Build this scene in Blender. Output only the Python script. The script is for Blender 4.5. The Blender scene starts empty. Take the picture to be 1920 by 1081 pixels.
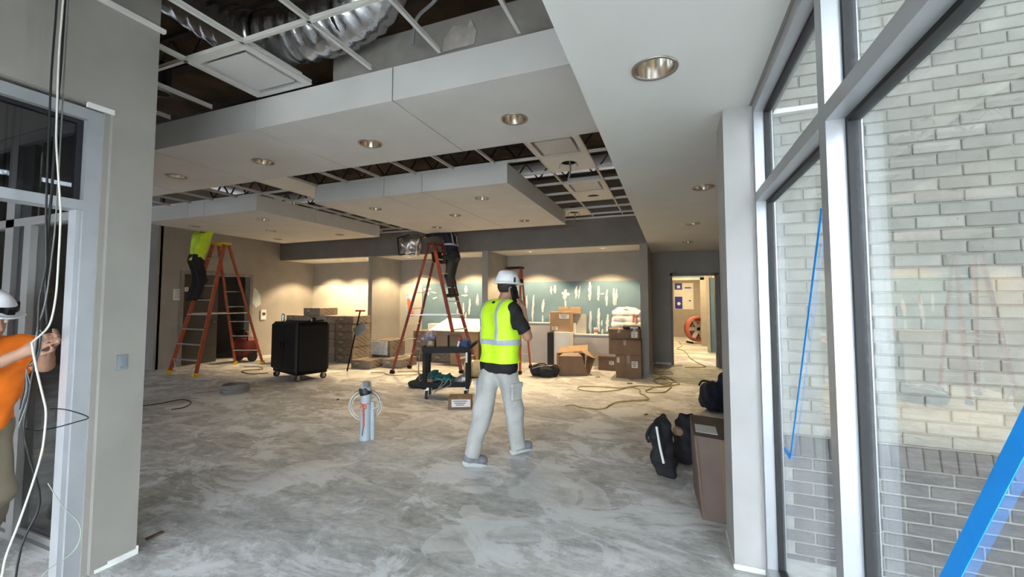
import bpy, math, random
import numpy as np
from mathutils import Vector, Matrix, Euler
random.seed(7)
scene = bpy.context.scene
COL = scene.collection

# ------------------------------------------------------------ camera
cam_data = bpy.data.cameras.new('camera')
cam_data.sensor_width = 36.0
cam_data.lens = 777.0 * 36.0 / 1920.0
cam_data.shift_y = (521.2 - 540.5) / 1920.0
cam_data.clip_start = 0.02
cam_data.clip_end = 200
cam = bpy.data.objects.new('camera', cam_data)
cam.location = (0, 0, 1.57)
cam.rotation_euler = (math.radians(90 + 3.03), 0, math.radians(21.07))
COL.objects.link(cam)
scene.camera = cam

# ------------------------------------------------------------ sky and exposure
SKY = 17.0
world = bpy.data.worlds.new('overcast_sky')
scene.world = world
world.use_nodes = True
wn = world.node_tree.nodes
wn['Background'].inputs[0].default_value = (0.84, 0.92, 1.0, 1)
wn['Background'].inputs[1].default_value = SKY
vs = scene.view_settings
vs.view_transform = 'Standard'
vs.look = 'None'
vs.gamma = 1.0
vs.use_curve_mapping = False
vs.exposure = 0.27

# ------------------------------------------------------------ helpers
def tag(o, label=None, cat=None, group=None, kind=None):
    if label: o['label'] = label
    if cat: o['category'] = cat
    if group: o['group'] = group
    if kind: o['kind'] = kind
    return o

def thing(name, loc, label, cat, group=None, kind=None, rz=0.0):
    o = bpy.data.objects.new(name, None)
    o.empty_display_size = 0.05
    o.location = loc
    o.rotation_euler = (0, 0, rz)
    COL.objects.link(o)
    return tag(o, label, cat, group, kind)

def copy_tree(o, parent=None):
    c = o.copy()
    COL.objects.link(c)
    c.parent = parent
    for ch in KIDS.get(o.name, []):
        copy_tree(ch, c)
    return c
KIDS = {}

def offset_of(o):
    v = Vector((0, 0, 0))
    while o is not None:
        v += Vector(o.location)
        o = o.parent
    return v

class MB:
    def __init__(self):
        self.v = []; self.f = []
    def add(self, vs_, fs_):
        n = len(self.v)
        self.v += [tuple(p) for p in vs_]
        self.f += [tuple(i + n for i in f) for f in fs_]
        return self
    def box2(self, x0, x1, y0, y1, z0, z1):
        p = [(x0,y0,z0),(x1,y0,z0),(x1,y1,z0),(x0,y1,z0),(x0,y0,z1),(x1,y0,z1),(x1,y1,z1),(x0,y1,z1)]
        return self.add(p, [(3,2,1,0),(4,5,6,7),(0,1,5,4),(1,2,6,5),(2,3,7,6),(3,0,4,7)])
    def box(self, c, s, M=None):
        hx, hy, hz = s[0]/2, s[1]/2, s[2]/2
        p = [Vector((a*hx, b*hy, d*hz)) for d in (-1,1) for a,b in ((-1,-1),(1,-1),(1,1),(-1,1))]
        if M is not None: p = [M @ q for q in p]
        p = [q + Vector(c) for q in p]
        return self.add(p, [(3,2,1,0),(4,5,6,7),(0,1,5,4),(1,2,6,5),(2,3,7,6),(3,0,4,7)])
    def bbox(self, c, s, b, M=None):
        """box with chamfered edges"""
        hx, hy, hz = s[0]/2, s[1]/2, s[2]/2
        vs_ = []
        for sx in (-1,1):
            for sy in (-1,1):
                for sz in (-1,1):
                    vs_.append((sx*hx, sy*(hy-b), sz*(hz-b)))
                    vs_.append((sx*(hx-b), sy*hy, sz*(hz-b)))
                    vs_.append((sx*(hx-b), sy*(hy-b), sz*hz))
        def ix(sx, sy, sz, k): return ((sx>0)*4 + (sy>0)*2 + (sz>0))*3 + k
        fs_ = []
        for s_ in (-1,1):
            fs_.append([ix(s_,a,c_,0) for a,c_ in ((-1,-1),(1,-1),(1,1),(-1,1))][::s_])
            fs_.append([ix(a,s_,c_,1) for a,c_ in ((-1,-1),(1,-1),(1,1),(-1,1))][::-s_])
            fs_.append([ix(a,c_,s_,2) for a,c_ in ((-1,-1),(1,-1),(1,1),(-1,1))][::s_])
        for a in (-1,1):
            for d in (-1,1):
                fs_.append([ix(a,d,-1,0),ix(a,d,1,0),ix(a,d,1,1),ix(a,d,-1,1)])
                fs_.append([ix(a,-1,d,0),ix(a,1,d,0),ix(a,1,d,2),ix(a,-1,d,2)])
                fs_.append([ix(-1,a,d,1),ix(1,a,d,1),ix(1,a,d,2),ix(-1,a,d,2)])
        for a in (-1,1):
            for d in (-1,1):
                for e in (-1,1):
                    fs_.append([ix(a,d,e,0),ix(a,d,e,1),ix(a,d,e,2)])
        if M is not None: vs_ = [M @ Vector(q) for q in vs_]
        vs_ = [Vector(q) + Vector(c) for q in vs_]
        return self.add(vs_, fs_)
    def cyl(self, p0, p1, r0, r1=None, n=12, caps=True):
        if r1 is None: r1 = r0
        p0, p1 = Vector(p0), Vector(p1)
        d = (p1 - p0).normalized()
        u = d.orthogonal().normalized(); w = d.cross(u)
        vs_ = []
        for p, r in ((p0,r0),(p1,r1)):
            for i in range(n):
                a = 2*math.pi*i/n
                vs_.append(p + u*(r*math.cos(a)) + w*(r*math.sin(a)))
        fs_ = [(i,(i+1)%n,n+(i+1)%n,n+i) for i in range(n)]
        if caps: fs_ += [tuple(range(n-1,-1,-1)), tuple(range(n,2*n))]
        return self.add(vs_, fs_)
    def beam(self, p0, p1, w, d, side=(1,0,0)):
        """rectangular bar from p0 to p1: w along side, d across"""
        p0, p1 = Vector(p0), Vector(p1)
        ax = (p1 - p0).normalized()
        s = Vector(side); s = (s - ax*s.dot(ax)).normalized(); t = ax.cross(s)
        q = []
        for p in (p0, p1):
            for a, b in ((-1,-1),(1,-1),(1,1),(-1,1)):
                q.append(p + s*(a*w/2) + t*(b*d/2))
        return self.add(q, [(3,2,1,0),(4,5,6,7),(0,1,5,4),(1,2,6,5),(2,3,7,6),(3,0,4,7)])
    def tube(self, pts, r, n=6, smooth=4, closed=False):
        pts = [Vector(p) for p in pts]
        if smooth > 1 and len(pts) > 2:
            out = []
            m = len(pts)
            rng = range(m) if closed else range(m-1)
            for i in rng:
                if closed: a,b,c,d = pts[(i-1)%m],pts[i],pts[(i+1)%m],pts[(i+2)%m]
                else: a,b,c,d = pts[max(i-1,0)],pts[i],pts[i+1],pts[min(i+2,m-1)]
                for k in range(smooth):
                    t = k/smooth
                    out.append(0.5*((2*b)+(c-a)*t+(2*a-5*b+4*c-d)*t*t+(3*b-a-3*c+d)*t*t*t))
            if not closed: out.append(pts[-1])
            pts = out
        m = len(pts)
        vs_ = []; fs_ = []
        u = None
        for i, p in enumerate(pts):
            if closed: t = pts[(i+1)%m] - pts[(i-1)%m]
            else: t = pts[min(i+1,m-1)] - pts[max(i-1,0)]
            if t.length < 1e-9: t = Vector((0,0,1))
            t.normalize()
            if u is None: u = t.orthogonal().normalized()
            else:
                u = u - t*u.dot(t)
                u = u.normalized() if u.length > 1e-6 else t.orthogonal().normalized()
            w = t.cross(u)
            rr = r[i*(len(r)-1)//max(m-1,1)] if isinstance(r, (list,tuple)) else r
            for k in range(n):
                a = 2*math.pi*k/n
                vs_.append(p + u*(rr*math.cos(a)) + w*(rr*math.sin(a)))
        for i in range(m if closed else m-1):
            j = (i+1) % m
            for k in range(n):
                fs_.append((i*n+k, i*n+(k+1)%n, j*n+(k+1)%n, j*n+k))
        if not closed:
            fs_.append(tuple(range(n-1,-1,-1))); fs_.append(tuple((m-1)*n+k for k in range(n)))
        return self.add(vs_, fs_)
    def lathe(self, prof, c=(0,0,0), n=24, M=None, cap=False):
        vs_ = []; fs_ = []
        for r, z in prof:
            for i in range(n):
                a = 2*math.pi*i/n
                p = Vector((r*math.cos(a), r*math.sin(a), z))
                if M is not None: p = M @ p
                vs_.append(p + Vector(c))
        for j in range(len(prof)-1):
            for i in range(n):
                fs_.append((j*n+i, j*n+(i+1)%n, (j+1)*n+(i+1)%n, (j+1)*n+i))
        if cap:
            fs_.append(tuple(range(n-1,-1,-1))); fs_.append(tuple((len(prof)-1)*n+i for i in range(n)))
        return self.add(vs_, fs_)
    def prism(self, poly, vec):
        n = len(poly); vec = Vector(vec)
        a = [Vector(p) for p in poly]; b = [p + vec for p in a]
        fs_ = [tuple(range(n-1,-1,-1)), tuple(range(n,2*n))]
        fs_ += [(i,(i+1)%n,n+(i+1)%n,n+i) for i in range(n)]
        return self.add(a+b, fs_)
    def plate(self, x0, x1, y0, y1, z0, z1, holes=(), axis='x', n=24):
        """horizontal board with round holes (x, y, r) sorted along an axis"""
        if not holes: return self.box2(x0,x1,y0,y1,z0,z1)
        hs = sorted(holes, key=lambda h: h[0] if axis=='x' else h[1])
        cur = x0 if axis=='x' else y0
        end = x1 if axis=='x' else y1
        for hx, hy, r in hs:
            s = r*1.25
            a, b = (hx-s, hx+s) if axis=='x' else (hy-s, hy+s)
            if a > cur:
                if axis=='x': self.box2(cur,a,y0,y1,z0,z1)
                else: self.box2(x0,x1,cur,a,z0,z1)
            if axis=='x':
                self.box2(a,b,y0,hy-s,z0,z1); self.box2(a,b,hy+s,y1,z0,z1)
            else:
                self.box2(x0,hx-s,a,b,z0,z1); self.box2(hx+s,x1,a,b,z0,z1)
            ci=[]; sq=[]
            for i in range(n):
                t = 2*math.pi*i/n
                c_, s_ = math.cos(t), math.sin(t); m = max(abs(c_),abs(s_))
                ci.append((hx+r*c_, hy+r*s_)); sq.append((hx+s*c_/m, hy+s*s_/m))
            vs_ = [(p[0],p[1],z) for z in (z0,z1) for p in ci] + [(p[0],p[1],z) for z in (z0,z1) for p in sq]
            fs_ = []
            for i in range(n):
                j=(i+1)%n
                fs_ += [(i,j,2*n+j,2*n+i),(n+j,n+i,3*n+i,3*n+j),(j,i,n+i,n+j)]
            self.add(vs_, fs_)
            cur = b
        if cur < end:
            if axis=='x': self.box2(cur,end,y0,y1,z0,z1)
            else: self.box2(x0,x1,cur,end,z0,z1)
        return self
    def build(self, name, mat, parent=None, local=False, smooth=False):
        vs_ = self.v
        loc = Vector((0,0,0))
        if parent is not None:
            if not local:
                off = offset_of(parent)
                vs_ = [(p[0]-off.x, p[1]-off.y, p[2]-off.z) for p in vs_]
        elif not local:
            a = np.array(vs_)
            loc = Vector(((a[:,0].min()+a[:,0].max())/2, (a[:,1].min()+a[:,1].max())/2, a[:,2].min()))
            vs_ = [(p[0]-loc.x, p[1]-loc.y, p[2]-loc.z) for p in vs_]
        me = bpy.data.meshes.new(name)
        me.from_pydata([tuple(p) for p in vs_], [], self.f)
        return finish(me, name, mat, parent, loc, smooth)

def finish(me, name, mat, parent=None, loc=(0,0,0), smooth=False):
    me.update()
    if smooth:
        me.polygons.foreach_set('use_smooth', [True]*len(me.polygons))
    if mat is not None:
        me.materials.append(M_[mat] if isinstance(mat, str) else mat)
    o = bpy.data.objects.new(name, me)
    o.location = loc
    COL.objects.link(o)
    if parent is not None:
        o.parent = parent
        KIDS.setdefault(parent.name, []).append(o)
    return o

def inst(me, name, loc, parent=None, rot=(0,0,0)):
    o = bpy.data.objects.new(name, me)
    o.location = loc; o.rotation_euler = rot
    COL.objects.link(o)
    if parent is not None: o.parent = parent
    return o

def struct(m, name, mat, label, cat='wall', parent=None):
    o = m.build(name, mat, parent)
    if parent is None: tag(o, label, cat, kind='structure')
    return o

# ------------------------------------------------------------ implicit surfaces
class SDF:
    def __init__(self, lo, hi, h):
        self.lo = np.array(lo, float); self.h = h
        n = np.ceil((np.array(hi)-self.lo)/h).astype(int) + 1
        self.n = n
        self.ax = [self.lo[i] + h*np.arange(n[i]) for i in range(3)]
        self.F = np.full(tuple(n), 1.0, dtype=np.float32)
    def sl(self, lo, hi, pad):
        s = []
        for i in range(3):
            a = int(max(0, math.floor((lo[i]-pad-self.lo[i])/self.h)))
            b = int(min(self.n[i], math.ceil((hi[i]+pad-self.lo[i])/self.h)+1))
            s.append(slice(a, max(a,b)))
        X = self.ax[0][s[0]][:,None,None]; Y = self.ax[1][s[1]][None,:,None]; Z = self.ax[2][s[2]][None,None,:]
        return tuple(s), X, Y, Z
    def put(self, s, d, k, op='u'):
        A = self.F[s]
        if A.size == 0: return
        if op == 'u':
            if k > 0:
                hh = np.maximum(k-np.abs(A-d),0)/k
                self.F[s] = np.minimum(A,d) - hh*hh*k*0.25
            else: self.F[s] = np.minimum(A,d)
        elif op == 's':
            if k > 0:
                d = -d
                hh = np.maximum(k-np.abs(A-d),0)/k
                self.F[s] = np.maximum(A,d) + hh*hh*k*0.25
            else: self.F[s] = np.maximum(A,-d)
    def cap(self, a, b, ra, rb=None, k=0.03, op='u', cut=None):
        if rb is None: rb = ra
        a = np.array(a,float); b = np.array(b,float); r = max(ra,rb)
        s,X,Y,Z = self.sl(np.minimum(a,b)-r, np.maximum(a,b)+r, k+3*self.h)
        ab = b-a; L = max(ab@ab,1e-9)
        px,py,pz = X-a[0],Y-a[1],Z-a[2]
        t = np.clip((px*ab[0]+py*ab[1]+pz*ab[2])/L,0,1)
        d = np.sqrt((px-t*ab[0])**2+(py-t*ab[1])**2+(pz-t*ab[2])**2) - (ra+(rb-ra)*t)
        if cut:
            u = ab/math.sqrt(L)
            if 'b' in cut: d = np.maximum(d, (X-b[0])*u[0]+(Y-b[1])*u[1]+(Z-b[2])*u[2])
            if 'a' in cut: d = np.maximum(d, -((X-a[0])*u[0]+(Y-a[1])*u[1]+(Z-a[2])*u[2]))
        self.put(s,d,k,op); return self
    def ell(self, c, r, R=None, k=0.03, op='u'):
        c = np.array(c,float); r = np.array(r,float); m = r.max()
        s,X,Y,Z = self.sl(c-m, c+m, k+3*self.h)
        px,py,pz = X-c[0],Y-c[1],Z-c[2]
        if R is not None:
            R = np.array(R)
            px,py,pz = (px*R[0,0]+py*R[1,0]+pz*R[2,0], px*R[0,1]+py*R[1,1]+pz*R[2,1], px*R[0,2]+py*R[1,2]+pz*R[2,2])
        q = np.sqrt((px/r[0])**2+(py/r[1])**2+(pz/r[2])**2)
        g = np.sqrt((px/r[0]**2)**2+(py/r[1]**2)**2+(pz/r[2]**2)**2)
        d = q*(q-1)/np.maximum(g,1e-6)
        self.put(s,d,k,op); return self
    def box(self, c, half, R=None, rad=0.02, k=0.03, op='u'):
        c = np.array(c,float); half = np.array(half,float); m = np.linalg.norm(half)
        s,X,Y,Z = self.sl(c-m, c+m, k+3*self.h)
        px,py,pz = X-c[0],Y-c[1],Z-c[2]
        if R is not None:
            R = np.array(R)
            px,py,pz = (px*R[0,0]+py*R[1,0]+pz*R[2,0], px*R[0,1]+py*R[1,1]+pz*R[2,1], px*R[0,2]+py*R[1,2]+pz*R[2,2])
        qx,qy,qz = np.abs(px)-half[0]+rad, np.abs(py)-half[1]+rad, np.abs(pz)-half[2]+rad
        d = np.sqrt(np.maximum(qx,0)**2+np.maximum(qy,0)**2+np.maximum(qz,0)**2)+np.minimum(np.maximum(np.maximum(qx,qy),qz),0)-rad
        self.put(s,d,k,op); return self
    def plane(self, p, nrm):
        """keep the side the normal points away from"""
        X = self.ax[0][:,None,None]; Y = self.ax[1][None,:,None]; Z = self.ax[2][None,None,:]
        n_ = np.array(nrm,float); n_ /= np.linalg.norm(n_)
        self.F = np.maximum(self.F, ((X-p[0])*n_[0]+(Y-p[1])*n_[1]+(Z-p[2])*n_[2]).astype(np.float32))
        return self
    def ripple(self, amp, sc, seed=0):
        rs = np.random.RandomState(seed)
        I = np.nonzero(np.abs(self.F) < 5*amp + 3*self.h)
        X = self.ax[0][I[0]]; Y = self.ax[1][I[1]]; Z = self.ax[2][I[2]]
        a = np.zeros(len(X))
        for i in range(5):
            w = rs.normal(size=3)*sc; ph = rs.rand()*6.3
            a += amp*np.sin(X*w[0]+Y*w[1]+Z*w[2]+ph)
        self.F[I] += a.astype(np.float32)
        return self
    def clone(self, off=0.0):
        c = SDF.__new__(SDF); c.lo=self.lo; c.h=self.h; c.n=self.n; c.ax=self.ax; c.F=self.F-np.float32(off)
        return c
    def mesh(self):
        F = self.F; S = F < 0
        S[0]=S[-1]=False; S[:,0]=S[:,-1]=False; S[:,:,0]=S[:,:,-1]=False
        F = np.where(S, F, np.maximum(F,1e-5))
        C = [(i,j,k) for i in (0,1) for j in (0,1) for k in (0,1)]
        nx,ny,nz = F.shape
        cnt = np.zeros((nx-1,ny-1,nz-1), np.int8)
        for i,j,k in C: cnt += S[i:nx-1+i, j:ny-1+j, k:nz-1+k]
        act = (cnt>0)&(cnt<8)
        I,J,K = np.nonzero(act)
        idx = np.full(act.shape,-1,np.int64); idx[I,J,K] = np.arange(len(I))
        vals = {c: F[I+c[0],J+c[1],K+c[2]] for c in C}
        acc = np.zeros((len(I),3)); num = np.zeros(len(I))
        for a in C:
            for ax_ in range(3):
                if a[ax_]==0:
                    b = list(a); b[ax_]=1; b = tuple(b)
                    va,vb = vals[a],vals[b]
                    m = (va<0)!=(vb<0)
                    t = np.where(m, va/np.where(m,va-vb,1), 0)
                    p = np.stack([np.full(len(I),float(a[0])),np.full(len(I),float(a[1])),np.full(len(I),float(a[2]))],1)
                    p[:,ax_] += t
                    acc += p*m[:,None]; num += m
        V = (acc/num[:,None] + np.stack([I,J,K],1))*self.h + self.lo
        fs_ = []
        for ax_ in range(3):
            sl0 = [slice(None)]*3; sl1=[slice(None)]*3
            sl0[ax_]=slice(0,-1); sl1[ax_]=slice(1,None)
            A = S[tuple(sl0)]; B = S[tuple(sl1)]
            E = np.nonzero(A!=B)
            u,v = (ax_+1)%3,(ax_+2)%3
            ok = (E[u]>0)&(E[v]>0)
            E = [e[ok] for e in E]
            inn = A[tuple(E)]
            def cell(du,dv):
                q=[e.copy() for e in E]; q[u]-=du; q[v]-=dv
                return idx[tuple(q)]
            q = np.stack([cell(1,1),cell(0,1),cell(0,0),cell(1,0)],1)
            q = np.where(inn[:,None], q, q[:,::-1])
            fs_.append(q)
        return V, np.concatenate(fs_)
    def build(self, name, mat, parent=None, origin=None):
        V,Fc = self.mesh()
        loc = Vector((0,0,0))
        if parent is not None:
            off = offset_of(parent); V = V - np.array(off)
        else:
            if origin is None: origin = ((V[:,0].min()+V[:,0].max())/2,(V[:,1].min()+V[:,1].max())/2,V[:,2].min())
            loc = Vector(origin); V = V - np.array(origin)
        me = bpy.data.meshes.new(name)
        me.from_pydata(V.tolist(), [], Fc.tolist())
        return finish(me, name, mat, parent, loc, True)

# ------------------------------------------------------------ materials
M_ = {}
def base_mat(name):
    m = bpy.data.materials.new(name); m.use_nodes = True
    nt = m.node_tree
    return m, nt, nt.nodes['Principled BSDF'], nt.nodes, nt.links

def coords(nt, kind='Object', scale=(1,1,1)):
    tc = nt.nodes.new('ShaderNodeTexCoord'); mp = nt.nodes.new('ShaderNodeMapping')
    mp.inputs['Scale'].default_value = scale
    nt.links.new(tc.outputs[kind], mp.inputs['Vector'])
    return mp.outputs['Vector']

def noise(nt, vec, sc, detail=4, rough=0.55, dist=0.0):
    n = nt.nodes.new('ShaderNodeTexNoise')
    n.inputs['Scale'].default_value = sc; n.inputs['Detail'].default_value = detail
    n.inputs['Roughness'].default_value = rough; n.inputs['Distortion'].default_value = dist
    nt.links.new(vec, n.inputs['Vector'])
    return n.outputs['Fac']

def ramp(nt, fac, stops, interp='LINEAR'):
    r = nt.nodes.new('ShaderNodeValToRGB'); r.color_ramp.interpolation = interp
    el = r.color_ramp.elements
    while len(el) < len(stops): el.new(0.5)
    for e, (p, c) in zip(el, stops):
        e.position = p
        e.color = (c, c, c, 1) if isinstance(c, (int,float)) else (*c, 1)
    nt.links.new(fac, r.inputs['Fac'])
    return r.outputs['Color']

def mix(nt, fac, a, b, mode='MIX'):
    m = nt.nodes.new('ShaderNodeMix'); m.data_type = 'RGBA'; m.blend_type = mode
    for sock, val in ((m.inputs[0], fac), (m.inputs[6], a), (m.inputs[7], b)):
        if hasattr(val, 'links'): nt.links.new(val, sock)
        elif isinstance(val, (int,float)): sock.default_value = val
        else: sock.default_value = (*val, 1)
    return m.outputs[2]

def bump(nt, height, strength, dist=0.01):
    b = nt.nodes.new('ShaderNodeBump'); b.inputs['Strength'].default_value = strength
    b.inputs['Distance'].default_value = dist
    nt.links.new(height, b.inputs['Height'])
    nt.links.new(b.outputs['Normal'], nt.nodes['Principled BSDF'].inputs['Normal'])

def mat(name, col, rough=0.6, metal=0.0, var=0.08, sc=5.0, bmp=0.0, bsc=80.0, emit=None, est=0.0, spec=0.4, rnd=0.0, detail=4):
    m, nt, bs, N, L = base_mat(name)
    v = coords(nt)
    f = noise(nt, v, sc, detail)
    lo = tuple(c*(1-var*1.6) for c in col); hi = tuple(min(1,c*(1+var*1.6)) for c in col)
    c = ramp(nt, f, [(0.3, lo), (0.7, hi)])
    if rnd > 0:
        oi = N.new('ShaderNodeObjectInfo')
        rr = ramp(nt, oi.outputs['Random'], [(0, 1-rnd), (1, 1+rnd)])
        c = mix(nt, 1.0, c, rr, 'MULTIPLY')
    L.new(c, bs.inputs['Base Color'])
    bs.inputs['Roughness'].default_value = rough
    bs.inputs['Metallic'].default_value = metal
    bs.inputs['Specular IOR Level'].default_value = spec
    if emit:
        bs.inputs['Emission Color'].default_value = (*emit, 1)
        bs.inputs['Emission Strength'].default_value = est
    if bmp > 0: bump(nt, noise(nt, v, bsc, 3), bmp, 0.004)
    M_[name] = m
    return m
BAYW = 250.0
CLOUDW = 55.0
# plain materials -------------------------------------------------
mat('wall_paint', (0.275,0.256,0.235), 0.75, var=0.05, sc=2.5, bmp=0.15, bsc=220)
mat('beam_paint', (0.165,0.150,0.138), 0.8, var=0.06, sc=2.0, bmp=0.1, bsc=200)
mat('column_paint', (0.37,0.36,0.352), 0.75, var=0.04, sc=3.0, bmp=0.15, bsc=220)
mat('soffit_white', (0.62,0.62,0.60), 0.85, var=0.025, sc=1.2)
mat('panel_white', (0.56,0.545,0.53), 0.85, var=0.03, sc=2.0, bmp=0.08, bsc=300)
mat('niche_cream', (0.42,0.395,0.35), 0.8, var=0.05, sc=2.0)
mat('ceiling_tile', (0.66,0.64,0.60), 0.9, var=0.05, sc=30, bmp=0.3, bsc=150)
mat('tee_white', (0.62,0.60,0.57), 0.5, var=0.04)
mat('deck_brown', (0.060,0.043,0.032), 0.95, var=0.45, sc=1.6, bmp=0.6, bsc=12)
mat('joist_dark', (0.045,0.036,0.030), 0.8, var=0.3, sc=4)
mat('bulkhead_board', (0.25,0.23,0.21), 0.85, var=0.12, sc=3.0)
mat('joint_compound', (0.68,0.68,0.66), 0.8, var=0.05, sc=14)
mat('white_skim', (0.50,0.54,0.56), 0.8, var=0.05, sc=20)
mat('aluminium', (0.38,0.39,0.41), 0.38, metal=0.35, var=0.03, sc=6)
mat('frame_grey', (0.27,0.265,0.26), 0.42, metal=0.3, var=0.03, sc=6)
mat('gasket_black', (0.012,0.012,0.014), 0.6, var=0.1)
mat('steel_frame', (0.20,0.185,0.17), 0.6, var=0.08)
mat('door_dark', (0.045,0.041,0.037), 0.6, var=0.12, sc=3)
mat('ground_concrete', (0.50,0.49,0.46), 0.9, var=0.15, sc=3)
mat('mortar', (0.215,0.207,0.178), 0.95, var=0.1, sc=25, bmp=0.3, bsc=90)
mat('mortar_light', (0.24,0.235,0.21), 0.95, var=0.1, sc=25, bmp=0.3, bsc=90)
mat('corridor_wall', (0.36,0.32,0.28), 0.8, var=0.04)
mat('chrome', (0.80,0.78,0.75), 0.16, metal=1.0, var=0.02)
mat('pewter', (0.34,0.32,0.29), 0.32, metal=0.9, var=0.03)
mat('lamp_warm', (1,0.9,0.75), 0.5, emit=(1.0,0.86,0.64), est=9.0, var=0)
mat('lamp_dim', (0.9,0.88,0.84), 0.4, emit=(1.0,0.90,0.76), est=5.0, var=0)
mat('wire_black', (0.014,0.014,0.016), 0.5, var=0.1)
mat('wire_grey', (0.20,0.20,0.20), 0.5, var=0.1)
mat('wire_white', (0.62,0.60,0.54), 0.5, var=0.04)
mat('wire_green', (0.32,0.40,0.33), 0.5, var=0.04)

def brick_mat(name, c0, c1, spot):
    m, nt, bs, N, L = base_mat(name)
    v = coords(nt)
    oi = N.new('ShaderNodeObjectInfo')
    add = N.new('ShaderNodeVectorMath'); add.operation = 'ADD'
    cmb = N.new('ShaderNodeCombineXYZ')
    mul = N.new('ShaderNodeMath'); mul.operation = 'MULTIPLY'; mul.inputs[1].default_value = 37.0
    L.new(oi.outputs['Random'], mul.inputs[0])
    for i in range(3): L.new(mul.outputs[0], cmb.inputs[i])
    L.new(v, add.inputs[0]); L.new(cmb.outputs[0], add.inputs[1])
    vv = add.outputs[0]
    c = ramp(nt, noise(nt, vv, 9, 5), [(0.3, c0), (0.7, c1)])
    rr = ramp(nt, oi.outputs['Random'], [(0, 0.86), (1, 1.13)])
    c = mix(nt, 1.0, c, rr, 'MULTIPLY')
    pits = ramp(nt, noise(nt, vv, 75, 2), [(0.66, 0.0), (0.70, 1.0)])
    c = mix(nt, pits, c, spot)
    L.new(c, bs.inputs['Base Color']); bs.inputs['Roughness'].default_value = 0.9
    bump(nt, noise(nt, vv, 60, 4), 0.5, 0.004)
    M_[name] = m
brick_mat('brick_pale', (0.185,0.18,0.158), (0.245,0.24,0.215), (0.095,0.092,0.084))
brick_mat('brick_dark', (0.066,0.061,0.063), (0.092,0.087,0.088), (0.045,0.043,0.043))

def glass_mat(name, tint, refl, film, filmcol=(0.7,0.75,0.8), sc=3.0):
    m = bpy.data.materials.new(name); m.use_nodes = True
    nt = m.node_tree; N = nt.nodes; L = nt.links
    N.remove(N['Principled BSDF'])
    out = N['Material Output']
    tr = N.new('ShaderNodeBsdfTransparent'); tr.inputs[0].default_value = (*tint, 1)
    gl = N.new('ShaderNodeBsdfGlossy'); gl.inputs['Roughness'].default_value = 0.0; gl.inputs[0].default_value = (1,1,1,1)
    fr = N.new('ShaderNodeFresnel'); fr.inputs['IOR'].default_value = 1.45
    mu = N.new('ShaderNodeMath'); mu.operation = 'MULTIPLY'; mu.inputs[1].default_value = refl
    L.new(fr.outputs[0], mu.inputs[0])
    m1 = N.new('ShaderNodeMixShader')
    L.new(mu.outputs[0], m1.inputs[0]); L.new(tr.outputs[0], m1.inputs[1]); L.new(gl.outputs[0], m1.inputs[2])
    df = N.new('ShaderNodeBsdfTranslucent'); df.inputs[0].default_value = (*filmcol, 1)
    v = coords(nt, 'Object', (1, sc, 0.35))
    f = ramp(nt, noise(nt, v, 3.0, 4), [(0.35, film*0.25), (0.75, film*2)])
    m2 = N.new('ShaderNodeMixShader')
    L.new(f, m2.inputs[0]); L.new(m1.outputs[0], m2.inputs[1]); L.new(df.outputs[0], m2.inputs[2])
    L.new(m2.outputs[0], out.inputs['Surface'])
    M_[name] = m
glass_mat('glass_dusty', (0.93,0.95,0.95), 0.35, 0.010)
glass_mat('glass_clear', (0.95,0.96,0.96), 0.9, 0.0)
glass_mat('glass_tinted', (0.42,0.43,0.44), 0.6, 0.01)

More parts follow.
